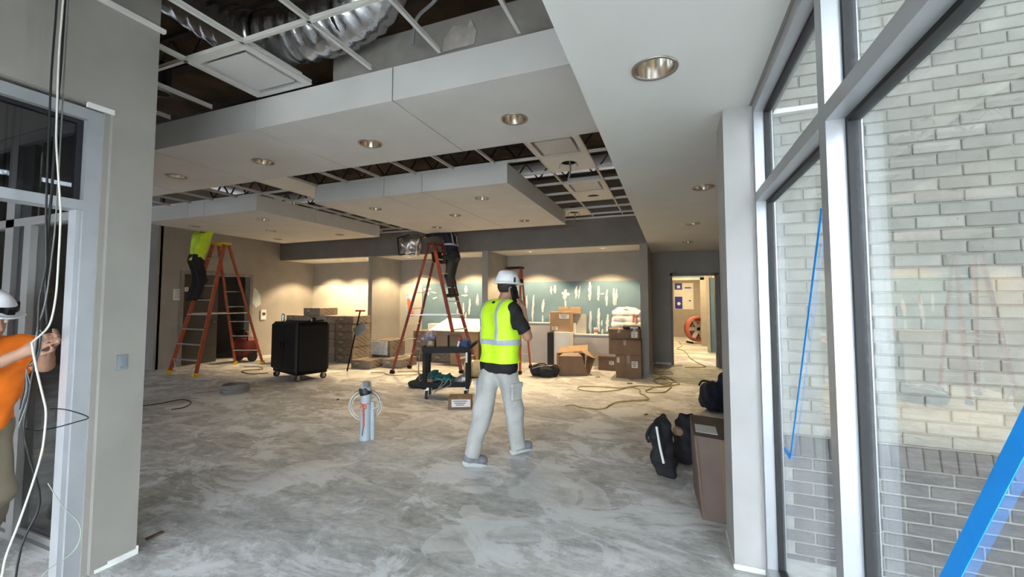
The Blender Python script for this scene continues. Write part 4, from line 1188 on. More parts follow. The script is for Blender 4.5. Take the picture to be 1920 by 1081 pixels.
# black bag on the floor left of cart
s=SDF((-4.55,6.2,-0.03),(-3.75,6.9,0.36),0.015); s.ell((-4.08,6.55,0.12),(0.28,0.2,0.14),k=0.05); s.ell((-4.3,6.45,0.06),(0.2,0.14,0.07),k=0.06); s.ripple(0.006,22,3); s.plane((0,0,0.0),(0,0,-1))
tag(s.build('floor_bag','canvas_black'),'black cloth bag slumped on the floor left of the cart','bag')
# hemp coloured roll behind cart
t=thing('felt_roll',(-3.62,7.72,0),'fat tan roll of felt lying on the floor behind the cart','roll',rz=0.25)
m=MB(); m.lathe([(0.02,-0.36),(0.10,-0.37),(0.16,-0.35),(0.175,-0.3),(0.18,0),(0.175,0.3),(0.16,0.35),(0.1,0.37),(0.02,0.36)],(0,0,0.18),24,Matrix.Rotation(math.radians(90),3,'Y')); m.build('roll_body','hemp_roll',t,local=True,smooth=True)
for q in (-0.18,0.18):
    m=MB(); m.lathe([(0.182,q-0.012),(0.182,q+0.012)],(0,0,0.18),24,Matrix.Rotation(math.radians(90),3,'Y')); m.build('roll_band','packing_tape',t,local=True)

# ------------------------------------------------------------ conduit stub with cable coil
t=thing('conduit_stub',(-3.265,3.86,0),'pair of grey conduits rising from the floor with wrapped cable coil','conduit')
MB().lathe([(0.066,0),(0.062,0.10),(0.060,0.56),(0.052,0.62),(0.045,0.64)],(0,0,0),20,cap=True).build('conduit','conduit_grey',t,local=True,smooth=False)
MB().cyl((0.075,0.03,0),(0.072,0.03,0.42),0.026,n=14).build('conduit','conduit_grey',t,local=True)
MB().lathe([(0.064,0.0),(0.068,0.02),(0.068,0.06),(0.064,0.08)],(0,0,0.50),20,Euler((0,-0.22,0.35)).to_matrix()).build('tape_wrap','tape_black',t,local=True)
MB().box((0.03,-0.03,0.62),(0.06,0.05,0.06)).build('end_cap','wire_grey',t,local=True)
st=MB(); st.lathe([(0.064,0.40),(0.064,0.41)],(0,0,0),20); st.tube([(-0.03,-0.06,0.36),(0.02,-0.068,0.40),(0.05,-0.05,0.37),(0.0,-0.07,0.33)],0.006,6,4); st.tube([(0.02,-0.066,0.40),(0.025,-0.068,0.3),(0.03,-0.068,0.16)],0.01,6,4); st.build('red_string','string_red',t,local=True)
MB().tube([(0.028,-0.068,0.16),(0.02,-0.07,0.1),(0.014,-0.07,0.06)],0.004,6).build('string_tail','wire_black',t,local=True)
a=0.38
for q,(r,mt_,dz) in enumerate(((0.165,'wire_white',0.0),(0.155,'wire_white',0.012),(0.147,'wire_grey',0.0),(0.138,'wire_white',-0.005),(0.16,'wire_grey',0.02))):
    pts=[(math.cos(a)*r*1.14*math.cos(u)-0.055,math.sin(a)*r*1.1*math.cos(u)+0.055,0.36+dz+r*1.05*math.sin(u)) for u in np.linspace(0,2*math.pi,25)[:-1]]
    MB().tube(pts,0.0055,6,2,closed=True).build('cable_loop',mt_,t,local=True,smooth=True)
MB().tube([(-0.02,-0.02,0.64),(-0.07,0.03,0.58),(-0.11,0.05,0.50)],0.005,6,4).build('cable_tail','wire_grey',t,local=True)
MB().tube([(0.12,0.09,0.42),(0.12,0.03,0.36),(0.085,0.0,0.35)],0.0055,6,4).build('cable_tail','wire_white',t,local=True)

# ------------------------------------------------------------ floor cables
t=thing('cable_coil',(-7.0,5.0,0),'grey cable coil lying on the concrete near the cabinet','cable coil')
for q in range(9):
    r=0.21-0.012*(q%3); pts=[(r*math.cos(u)*(1+0.03*math.sin(3*u+q)),r*math.sin(u),0.012+0.015*q+0.006*math.sin(2*u+q)) for u in np.linspace(0,2*math.pi,21)[:-1]]
    MB().tube(pts,0.0085,5,2,closed=True).build('cable_turn','wire_grey',t,local=True)
MB().tube([(-0.2,-0.05,0.01),(-0.35,-0.15,0.008),(-0.5,-0.12,0.008)],0.006,5).build('cable_end','wire_grey',t,local=True)
def floor_tube(name,pts,r,mt_,label,cat='cord'):
    o=MB().tube([(x,y,r+0.001+0.006*(i%2)) for i,(x,y) in enumerate(pts)],r,6,4).build(name,mt_,None,smooth=True); return tag(o,label,cat)
cord1=[(-1.5,6.11),(-1.39,6.16),(-1.28,6.09),(-1.17,6.05),(-1.01,6.09),(-0.93,6.16),(-0.89,6.39),(-0.81,6.58),(-0.66,6.73),(-0.49,6.84),(-0.37,6.96),(-0.43,7.17),(-0.53,7.36),(-0.55,7.6),(-0.62,7.75),(-0.75,7.75),(-0.85,7.57),(-0.99,7.36),(-1.2,7.22),(-1.41,7.2),(-1.57,7.31),(-1.58,7.49),(-1.41,7.62),(-1.14,7.62),(-0.91,7.66),(-0.78,7.73),(-0.6,7.99),(-0.42,7.96),(-0.21,8.02),(-0.04,8.16),(-0.13,7.65),(-0.26,7.49),(-0.4,7.48),(-0.46,7.56),(-0.41,7.72),(-0.31,7.95),(-0.1,8.18),(0.1,8.38),(0.05,8.61),(-0.15,9.08),(-0.31,8.83),(-0.34,8.54),(-0.26,8.32),(-0.07,8.48),(0.03,8.64),(-0.06,8.93),(-0.18,8.88),(-0.36,8.62),(-0.21,8.26),(-0.03,8.37),(-0.23,8.95),(-0.24,9.35),(-0.01,9.54),(-0.11,9.72),(-0.40,9.49),(-0.24,9.35),(-0.18,10.04),(-0.06,10.35),(-0.12,10.44),(-0.35,10.29),(-0.21,10.22),(0.04,10.62),(0.2,10.78)]
floor_tube('extension_cord',cord1,0.008,'cord_dull','dull yellow extension cord snaking across the floor by the right pier')
floor_tube('extension_cord',[(0.25,10.5),(0.37,10.53),(0.64,10.71),(0.72,10.83),(0.65,11.14),(0.54,11.53),(0.5,11.9),(0.43,12.12),(0.4,13.01),(0.35,13.6),(0.27,14.13),(0.12,14.5),(0.3,15.5),(0.2,17.0)],0.009,'cord_yellow','yellow extension cord running through the lit doorway')
floor_tube('loose_cable',[(-7.6,3.7),(-7.34,3.83),(-7.26,4.03),(-7.22,4.29),(-6.9,4.24),(-6.65,4.0),(-6.72,3.87)],0.007,'wire_black','thin black cable curling on the floor behind the entry wall','cable')
floor_tube('power_cord',[(-6.1,7.35),(-5.8,7.4),(-5.55,7.25),(-5.2,7.35),(-5.0,7.6),(-5.3,7.75),(-5.6,7.62),(-5.2,7.9),(-4.8,7.7)],0.008,'cord_dull','dull cord on the floor around the middle ladder feet')
floor_tube('power_cord',[(-9.4,6.9),(-9.0,7.0),(-8.7,6.8),(-8.9,6.5),(-8.4,6.3),(-8.1,6.5)],0.008,'wire_black','dark cord on the floor under the left ladder')
# a few scraps
for k,(x,y,mt_,lab) in enumerate([(-1.72,7.23,'label_white','small white scrap on the floor left of the cord loop'),(-0.77,8.17,'debris_brown','short dark wood scrap on the floor before the right pier'),(-1.44,8.59,'wire_grey','thin grey strip on the floor before the small open box'),(-0.36,6.05,'debris_brown','dark crumb of debris on the floor right of the cord'),(-3.24,1.80,'debris_brown','brown scrape of debris at foot of the entry wall'),(-4.95,5.2,'print_dark','dark scrap on the floor between the conduit and cabinet')]):
    m=MB(); m.bbox((0,0,0.008),(0.10 if k in (1,2,4) else 0.05,0.03,0.014),0.004); o=m.build('floor_scrap',mt_,None,local=True); o.location=(x,y,0); o.rotation_euler=(0,0,0.4*k); tag(o,lab,'scrap')

# ------------------------------------------------------------ right side: big box and bags
t=thing('large_carton',(0.335,3.68,0),'tall brown carton leaning beside the grey column at right','box')
m=MB(); top=[(0.135,3.42,0.565),(0.64,3.36,0.55),(0.64,3.88,0.575),(0.125,3.94,0.59)]; bot=[(0.175,3.35,0),(0.66,3.29,0),(0.68,3.83,0),(0.14,3.89,0)]
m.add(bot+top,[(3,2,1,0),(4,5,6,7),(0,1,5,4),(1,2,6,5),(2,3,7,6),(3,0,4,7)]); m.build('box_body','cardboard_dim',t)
MB().prism([(0.15,3.50,0.5705),(0.30,3.485,0.5665),(0.30,3.66,0.576),(0.15,3.675,0.580)],(0,0,0.003)).build('paper_label','label_white',t)
MB().beam((0.33,3.39,0.55),(0.345,3.328,0.02),0.05,0.003,(1,0,0)).build('packing_tape','cardboard',t)
MB().tube([(0.14,3.41,0.55),(0.15,3.39,0.50),(0.185,3.345,0.02)],0.006,5).build('box_seam','cardboard',t)
s=SDF((-0.295,3.85,-0.02),(0.08,4.4,0.60),0.012)
s.cap((-0.095,4.08,0.10),(-0.115,4.12,0.40),0.10,0.085,k=0.06); s.cap((-0.135,4.02,0.12),(-0.165,4.02,0.40),0.05,0.05,k=0.05); s.cap((-0.115,4.12,0.40),(-0.095,4.15,0.50),0.05,0.03,k=0.04); s.box((-0.075,4.10,0.06),(0.08,0.12,0.06),rad=0.03,k=0.04); s.ripple(0.006,25,5); s.plane((0,0,0),(0,0,-1))
t=thing('backpack',(-0.095,4.08,0),'black backpack standing on the floor left of the tall brown carton','backpack'); s.build('pack_body','canvas_black',t)
MB().tube([(-0.150,3.985,0.44),(-0.135,3.955,0.35),(-0.115,3.945,0.24),(-0.095,3.955,0.14)],0.011,6,5).build('white_strap','label_white',t)
MB().tube([(-0.115,4.1,0.47),(-0.185,4.0,0.45),(-0.235,3.97,0.36),(-0.215,3.97,0.30)],0.013,6,5).build('shoulder_strap','canvas_black',t)
s=SDF((-0.09,4.2,-0.02),(0.33,4.66,0.56),0.014)
s.cap((0.10,4.42,0.11),(0.11,4.43,0.34),0.12,0.11,k=0.06); s.cap((0.06,4.40,0.36),(0.07,4.42,0.44),0.045,0.03,k=0.04); s.cap((0.15,4.42,0.36),(0.15,4.43,0.44),0.045,0.03,k=0.04); s.ripple(0.006,25,9); s.plane((0,0,0),(0,0,-1))
t=thing('tool_bag',(0.10,4.42,0),'black cloth tool bag between the backpack and the tall brown carton','bag'); s.build('bag_body','canvas_black',t)
m=MB(); m.bbox((0.03,4.30,0.33),(0.09,0.08,0.07),0.02,Euler((0.3,0.2,0.3)).to_matrix()); m.build('glove','cardboard_pale',t)
s=SDF((0.28,6.3,-0.02),(0.98,7.1,0.62),0.016)
s.ell((0.52,6.65,0.20),(0.19,0.24,0.20),k=0.05); s.cap((0.70,6.6,0.1),(0.72,6.6,0.46),0.14,0.12,k=0.06); s.ripple(0.007,22,12); s.plane((0,0,0),(0,0,-1))
t=thing('duffel_bag',(0.55,6.65,0),'navy and black duffel bag against the right wall past the column','bag'); s.build('bag_body','canvas_navy',t)
MB().tube([(0.34,6.55,0.36),(0.38,6.45,0.44),(0.50,6.45,0.42),(0.56,6.5,0.36)],0.014,6,5).build('carry_strap','canvas_black',t)
# black bag before the torn box
s=SDF((-2.85,8.0,-0.02),(-2.1,8.6,0.36),0.012)
s.cap((-2.66,8.27,0.12),(-2.30,8.36,0.13),0.115,0.12,k=0.04); s.box((-2.42,8.22,0.10),(0.12,0.07,0.08),R=np.array(Matrix.Rotation(0.25,3,'Z')),rad=0.03,k=0.03); s.ripple(0.004,35,13); s.plane((0,0,0),(0,0,-1))
t=thing('tool_duffel',(-2.48,8.3,0),'small black tool duffel on the floor before the torn box','bag'); s.build('bag_body','canvas_black',t)
MB().tube([(-2.64,8.18,0.20),(-2.58,8.14,0.27),(-2.44,8.17,0.28),(-2.38,8.22,0.22)],0.012,6,5).build('carry_strap','black_plastic',t)
MB().tube([(-2.70,8.17,0.17),(-2.5,8.14,0.235),(-2.3,8.25,0.24)],0.005,6,4).build('zip','step_metal',t)
for q in (-2.62,-2.50): MB().bbox((q,8.155,0.13),(0.05,0.02,0.07),0.006,rot3(0.25)).build('pocket','canvas_black',t)

# ------------------------------------------------------------ wall bits
t=thing('outlet_box',(-3.13,1.522,1.193),'open steel outlet box in the entry wall','outlet')
MB().box2(-3.134,-3.1275,1.493,1.551,1.145,1.241).build('box_rim','wire_grey',t)
MB().box2(-3.128,-3.126,1.499,1.545,1.152,1.234).build('box_back','outlet_steel',t)
for dz in (0.03,-0.035): MB().box2(-3.1275,-3.121,1.512,1.532,1.193+dz-0.01,1.193+dz+0.01).build('box_ear','outlet_steel',t)
t=thing('paper_notice',(-10.875,6.31,1.69),'white paper notice taped to the far left wall beside the door','paper')
MB().box2(-10.88,-10.876,6.20,6.43,1.57,1.83).build('sheet','label_white',t)
for q in range(6): MB().box2(-10.876,-10.8745,6.23,6.39-(0.04 if q%2 else 0),1.79-0.035*q,1.80-0.035*q).build('text_line','rag_grey',t)
t=thing('thermostat',(-10.87,8.50,1.15),'white framed control box on the wall beside the left door','control box')
MB().box2(-10.88,-10.85,8.42,8.58,1.02,1.30).build('plate','label_white',t); MB().box2(-10.852,-10.842,8.46,8.55,1.14,1.22).build('screen','print_dark',t)
t=thing('light_switch',(-10.87,6.47,1.84),'small white switch plate above the paper notice','switch')
MB().box2(-10.88,-10.872,6.44,6.52,1.78,1.88).build('plate','label_white',t); MB().box2(-10.873,-10.868,6.465,6.495,1.81,1.85).build('rocker','rag_grey',t)
t=thing('compound_patch',(-10.875,8.27,1.6),'ragged white compound patch on the left wall right of the door','patch')
MB().prism([(-10.88,8.16,1.50),(-10.88,8.20,1.92),(-10.88,8.30,1.86),(-10.88,8.40,1.70),(-10.88,8.42,1.45),(-10.88,8.28,1.36)],(0.004,0,0)).build('compound','white_skim',t)
t=thing('printed_sheet',(-7.2,10.22,1.45),'picture print sheet on the cream board in the middle bay','poster')
MB().box2(-7.25,-6.98,10.215,10.222,1.12,1.75).build('sheet','poster_sky',t)
MB().prism([(-7.22,10.2145,1.62),(-7.12,10.2145,1.60),(-7.02,10.2145,1.30),(-7.0,10.2145,1.16),(-7.10,10.2145,1.15),(-7.2,10.2145,1.30)],(0,-0.001,0)).build('picture','poster_orange',t)
t=thing('wall_sign',(0.36,19.29,1.75),'white and blue printed notice on the door at the corridor end','sign')
MB().box2(0.10,0.86,19.285,19.3,1.18,2.30).build('sheet','foam_white',t)
MB().box2(0.12,0.42,19.28,19.285,2.02,2.30).build('blue_panel','poster_blue',t); MB().box2(0.12,0.42,19.28,19.285,1.20,1.72).build('blue_panel','poster_blue',t)
MB().cyl((0.28,19.281,1.42),(0.28,19.276,1.42),0.07,n=16).build('emblem','foam_white',t); MB().box2(0.22,0.34,19.277,19.28,2.08,2.2).build('emblem','foam_white',t)
MB().box2(0.52,0.78,19.28,19.285,2.07,2.12).build('lettering','poster_blue',t); MB().box2(0.68,0.76,19.28,19.285,1.52,1.57).build('lettering','poster_blue',t)
t=thing('drum_fan',(0.85,16.75,0),'red round floor fan standing in the lit corridor','fan',rz=0.5)
m=MB(); m.lathe([(0.40,-0.12),(0.46,-0.12),(0.47,0.0),(0.46,0.12),(0.40,0.12)],(0,0,0.52),32,Matrix.Rotation(math.radians(90),3,'X')); m.build('drum','fan_red',t,local=True,smooth=True)
m=MB(); m.lathe([(0.002,-0.05),(0.45,-0.02)],(0,0,0.52),32,Matrix.Rotation(math.radians(90),3,'X')); m.build('back_plate','fan_red',t,local=True)
for q in range(6):
    m=MB(); a=q*math.pi/3; m.box((0.2*math.cos(a),-0.06,0.52+0.2*math.sin(a)),(0.34,0.01,0.14),Matrix.Rotation(-a,3,'Y')@Matrix.Rotation(0.4,3,'X')); m.build('blade','step_metal',t,local=True)
MB().lathe([(0.06,-0.1),(0.06,0.1)],(0,0,0.52),16,Matrix.Rotation(math.radians(90),3,'X'),cap=True).build('motor','black_metal',t,local=True)
for sx in (-1,1): MB().beam((sx*0.3,-0.2,0.03),(sx*0.3,0.2,0.03),0.05,0.06).build('foot','black_metal',t,local=True)
for r in (0.15,0.28,0.40):
    MB().tube([(r*math.cos(u),-0.13,0.52+r*math.sin(u)) for u in np.linspace(0,2*math.pi,25)[:-1]],0.004,5,1,closed=True).build('guard_ring','step_metal',t,local=True)
# blue tape crosses on the panes
m=MB(); m.prism([(0.539,1.895,1.923),(0.539,1.872,1.914),(0.539,2.465,0.800),(0.539,2.492,0.788)],(0.0015,0,0)); m.prism([(0.539,2.46,0.80),(0.539,2.49,0.77),(0.539,2.61,0.772),(0.539,2.61,0.795)],(0.0015,0,0))
tag(m.build('masking_tape','tape_blue'),'thin blue masking tape strip slanting down the pane beside the column','tape')
m=MB(); m.prism([(0.539,0.70,1.80),(0.539,1.46,0.583),(0.539,1.392,0.605),(0.539,0.70,1.735)],(0.0015,0,0))
tag(m.build('masking_tape','tape_blue'),'wide blue masking tape strip on the nearest window pane','tape')
# cables hanging before the entry frame
def hang(name,pts,r,mt_,label,top=True):
    pts=list(pts)
    if top: pts=[(pts[0][0],pts[0][1],4.3),(pts[0][0],pts[0][1],3.6)]+pts
    o=MB().tube(pts,r,6,4).build(name,mt_,None,smooth=True); return tag(o,label,'cable')
hang('hanging_cable',[(-2.95,1.107,3.141),(-2.95,1.104,2.851),(-2.95,1.11,2.485),(-2.95,1.116,2.346),(-2.95,1.141,2.074),(-2.95,1.146,1.963),(-2.95,1.147,1.741),(-2.95,1.144,1.576),(-2.95,1.126,1.441),(-2.95,1.073,1.366),(-2.95,1.07,1.353),(-2.95,1.09,1.233),(-2.95,1.118,1.096),(-2.95,1.133,1.013),(-2.95,1.133,0.908),(-2.95,1.126,0.805),(-2.95,1.099,0.661),(-2.95,1.062,0.501),(-2.95,1.028,0.371),(-2.95,1.017,0.278),(-2.94,0.99,0.05),(-2.8,0.9,0.006)],0.0045,'wire_white','white cable hanging in front of the entry frame to the floor')
hang('hanging_cable',[(-3.0,1.103,3.152),(-3.0,1.099,2.773),(-3.0,1.103,2.433),(-3.0,1.108,2.098),(-3.0,1.112,1.96),(-3.0,1.121,1.741),(-3.0,1.105,1.576),(-3.0,1.106,1.361),(-3.0,1.089,1.098),(-3.0,1.078,0.944),(-3.0,1.10,0.80),(-3.0,1.15,0.55),(-3.02,1.10,0.35),(-3.03,1.08,0.006)],0.005,'wire_black','black cable hanging left of the white one at the entry frame')
hang('hanging_cable',[(-3.0,1.133,3.173),(-3.0,1.132,2.819),(-3.0,1.127,2.528),(-3.0,1.126,2.131),(-3.0,1.122,1.99),(-3.02,1.13,1.7),(-3.05,1.16,1.42)],0.006,'wire_black','thicker black cable hanging right of the white one at the entry frame')
hang('hanging_cable',[(-3.01,1.151,2.9),(-3.01,1.151,2.052),(-3.01,1.145,1.826),(-3.01,1.132,1.576),(-3.01,1.105,1.388),(-3.03,1.11,1.2)],0.0035,'wire_grey','thin grey cable hanging in front of the glass at the entry frame')
o=MB().tube([(-3.02,1.08,0.981),(-3.02,1.085,0.94),(-3.02,1.117,0.915),(-3.02,1.191,0.905),(-3.02,1.285,0.913),(-3.02,1.33,0.921),(-3.02,1.294,0.953),(-3.02,1.228,0.992),(-3.02,1.171,1.008)],0.003,5,5).build('wire_loop','wire_black'); tag(o,'springy black wire loop sticking out over the entry jamb','wire')
o=MB().tube([(-2.98,1.167,0.641),(-2.98,1.222,0.511),(-2.98,1.255,0.455),(-2.98,1.296,0.381),(-2.98,1.306,0.307),(-2.98,1.285,0.249),(-2.98,1.241,0.22),(-2.98,1.177,0.199),(-2.96,1.1,0.1),(-2.95,1.06,0.004)],0.0025,5,5).build('wire_loop','wire_green'); tag(o,'thin pale green wire arching low across the entry jamb','wire')
# ------------------------------------------------------------ step ladders
def ladder(label,F,R,apex,tw,mt_r,mt_foot,mt_cap,nstep,nrear,ax,steps='step_metal',spread=0.45,cap=(0.34,0.18,0.05)):
    """F,R: two front feet and two rear feet; apex: top centre; ax: unit vector across the ladder"""
    ax=Vector(ax).normalized()
    F=[Vector(p) for p in F]; R=[Vector(p) for p in R]; apex=Vector(apex)
    c=(F[0]+F[1]+R[0]+R[1])/4; c.z=0
    t=thing('step_ladder',c,label,'ladder')
    fw_=((R[0]+R[1])/2-(F[0]+F[1])/2); fw_.z=0; fw_.normalize()
    tf=[apex-ax*tw/2-fw_*0.06, apex+ax*tw/2-fw_*0.06]; tr=[apex-ax*tw/2*0.9+fw_*0.06, apex+ax*tw/2*0.9+fw_*0.06]
    for feet,tops in ((F,tf),(R,tr)):
        for f,p in zip(feet,tops):
            m=MB(); m.beam(f,p,0.028,0.075 if feet is F else 0.05,ax); rl=m.build('rail',mt_r,t)
            d=(p-f).normalized()
            m=MB(); m.beam(f,f+d*0.07,0.045,0.10,ax); m.build('foot',mt_foot,rl)
    for k in range(1,nstep+1):
        u=k/(nstep+1)
        a=F[0].lerp(tf[0],u); b=F[1].lerp(tf[1],u)
        m=MB(); m.beam(a,b,0.075,0.022,fw_); m.build('step',steps,t)
    for k in range(1,nrear+1):
        u=k/(nrear+1)
        a=R[0].lerp(tr[0],u); b=R[1].lerp(tr[1],u)
        m=MB(); m.beam(a,b,0.03,0.016,fw_); m.build('rear_bar',steps,t)
    for i in (0,1):
        m=MB(); m.beam(F[i].lerp(tf[i],spread),R[i].lerp(tr[i],spread),0.008,0.022,ax); m.build('spreader',steps,t)
    ang=math.atan2(ax.y,ax.x)
    m=MB(); m.bbox(apex+Vector((0,0,0.02)),(tw+0.09,cap[1],cap[2]),0.012,rot3(ang)); m.build('top_cap',mt_cap,t)
    m=MB()
    for i in (0,1): m.beam(F[i].lerp(tf[i],1/(nstep+1)),F[i].lerp(F[1-i],0.25).lerp(tf[0].lerp(tf[1],0.5),0.02),0.02,0.006,ax)
    m.build('knee_brace',steps,t)
    return t
ladder('tall red fibreglass step ladder with yellow feet under the left square cloud',[(-10.07,5.72,0),(-9.16,5.69,0)],[(-10.0,7.12,0),(-9.42,7.40,0)],(-9.62,6.42,2.83),0.36,'fibreglass_orange','ladder_yellow','ladder_yellow',8,7,(1,0.05,0))
ladder('tall red fibreglass step ladder in the middle behind the tool cart',[(-4.24,8.00,0),(-4.22,8.70,0)],[(-5.63,7.45,0),(-5.68,8.15,0)],(-4.93,8.02,2.78),0.34,'fibreglass_red','black_plastic','fibreglass_red',8,7,(0.05,1,0),cap=(0.34,0.2,0.06))
ladder('orange step ladder with black top cap behind the walking man',[(-3.62,8.42,0),(-3.03,8.34,0)],[(-3.62,9.28,0),(-3.09,9.22,0)],(-3.33,8.82,2.28),0.32,'fibreglass_orange','black_plastic','black_plastic',6,6,(1,-0.08,0))
ladder('short red step ladder with yellow top beyond the glazed partition',[(-6.50,2.12,0),(-6.0,2.28,0)],[(-7.15,2.40,0),(-6.85,2.58,0)],(-6.48,2.30,1.66),0.26,'fibreglass_red','ladder_yellow','ladder_yellow',4,4,(0.95,0.31,0))

mat('machine_red', (0.13,0.018,0.014), 0.6, var=0.15)
t=thing('red_compressor',(-10.3,7.55,0),'dark red wheeled machine in shadow beneath the left ladder','machine')
s=SDF((-10.65,7.25,0),(-9.95,7.95,0.85),0.02); s.box((-10.3,7.6,0.36),(0.22,0.2,0.24),rad=0.08,k=0.03); s.cap((-10.3,7.6,0.5),(-10.3,7.6,0.72),0.06,k=0.04); s.build('machine_body','machine_red',t)
for sx in (-1,1): MB().cyl((-10.3+sx*0.22,7.6,0.12),(-10.3+sx*0.27,7.6,0.12),0.12,n=18).build('wheel','rubber',t)
MB().tube([(-10.5,7.5,0.5),(-10.55,7.4,0.8),(-10.1,7.4,0.8),(-10.1,7.5,0.5)],0.015,8).build('handle_bar','black_metal',t)

# ------------------------------------------------------------ people
mat('skin_tan', (0.33,0.17,0.105), 0.6, var=0.06, sc=12)
mat('skin_light', (0.40,0.22,0.15), 0.6, var=0.06, sc=12)
mat('hair_dark', (0.015,0.011,0.009), 0.7, var=0.2, sc=30)
mat('vest_lime', (0.52,0.80,0.02), 0.6, var=0.05, sc=7, emit=None)
mat('shirt_lime', (0.50,0.66,0.02), 0.65, var=0.08, sc=7)
mat('shirt_orange', (0.95,0.20,0.01), 0.65, var=0.08, sc=7)
mat('shirt_black', (0.008,0.008,0.009), 0.8, var=0.2, sc=9)
mat('shirt_navy', (0.010,0.012,0.030), 0.8, var=0.2, sc=9)
mat('trousers_stone', (0.35,0.345,0.33), 0.85, var=0.09, sc=6, bmp=0.3, bsc=14)
mat('trousers_black', (0.010,0.010,0.011), 0.85, var=0.2, sc=7)
mat('trousers_dark', (0.022,0.023,0.028), 0.85, var=0.2, sc=7)
mat('trousers_khaki', (0.19,0.165,0.115), 0.85, var=0.12, sc=7)
mat('reflective', (0.36,0.40,0.45), 0.35, var=0.05, sc=20)
mat('helmet_white', (0.74,0.74,0.76), 0.3, var=0.02)
mat('shoe_grey', (0.17,0.17,0.19), 0.7, var=0.2, sc=14)
mat('sole_pale', (0.42,0.43,0.42), 0.7, var=0.05)
mat('boot_black', (0.010,0.009,0.008), 0.6, var=0.2)
mat('eye_white', (0.7,0.7,0.68), 0.3, var=0.0)

def V3(p): return np.array(p,float)
def lerp(a,b,t): return V3(a)+(V3(b)-V3(a))*t
def basis(f):
    """columns: side, forward, up-ish"""
    f=V3(f); f=f/np.linalg.norm(f); s_=np.cross(f,[0,0,1.0]); s_/=np.linalg.norm(s_); u=np.cross(s_,f)
    return np.stack([s_,f,u],1)
def torso(S,J,e=0.0,k=0.06):
    lh,rh,ls,rs_=map(V3,(J['lh'],J['rh'],J['ls'],J['rs']))
    pc=(lh+rh)/2; cc=(ls+rs_)/2
    S.cap(lerp(lh,rh,0.1),lerp(lh,rh,0.9),0.105+e,k=k)
    S.cap(lerp(ls,rs_,0.24)-[0,0,0.07],lerp(ls,rs_,0.76)-[0,0,0.07],0.098+e,k=k)
    w=lerp(pc,cc,0.5)
    d=(rh-lh)/np.linalg.norm(rh-lh)
    S.cap(w-d*0.075,w+d*0.075,0.100+e,k=k)
    for a,b in ((lh,ls),(rh,rs_)):
        S.cap(lerp(a,pc,0.25),lerp(b,cc,0.38)-[0,0,0.06],0.085+e,0.09+e,k=k)
    S.cap(lerp(ls,cc,0.15),cc+[0,0,0.01],0.045+e,0.05+e,k=k); S.cap(lerp(rs_,cc,0.15),cc+[0,0,0.01],0.045+e,0.05+e,k=k)
def hand(S,w,d,n,curl=0.6,side=1,k=0.008):
    """wrist point, finger direction, palm normal"""
    w=V3(w); d=V3(d); d/=np.linalg.norm(d); n=V3(n); n=n-d*(n@d); n/=np.linalg.norm(n); s_=np.cross(d,n)*side
    S.cap(w,w+d*0.035,0.025,0.03,k=0.02)
    for i,u in enumerate((-0.030,-0.010,0.010,0.030)):
        S.cap(w+d*0.02+s_*u*0.7,w+d*0.085+s_*u,0.015,0.0125,k=0.012)
    for i,(u,L_) in enumerate(((-0.032,0.064),(-0.011,0.074),(0.011,0.070),(0.032,0.054))):
        p=w+d*0.088+s_*u; a=curl*0.55
        for seg in range(3):
            q=p+(d*math.cos(a)+n*math.sin(a))*L_*(0.45,0.32,0.23)[seg]
            S.cap(p,q,0.0095-0.0007*seg,0.0088-0.0007*seg,k=0.004)
            p=q; a+=curl*0.75
    p=w+d*0.028-s_*0.028; q=p+(d*0.6-s_*0.7+n*0.35)*0.04; r=q+(d*0.85-s_*0.15+n*0.5)*0.032
    S.cap(p,q,0.0135,0.0115,k=0.01); S.cap(q,r,0.011,0.009,k=0.006)
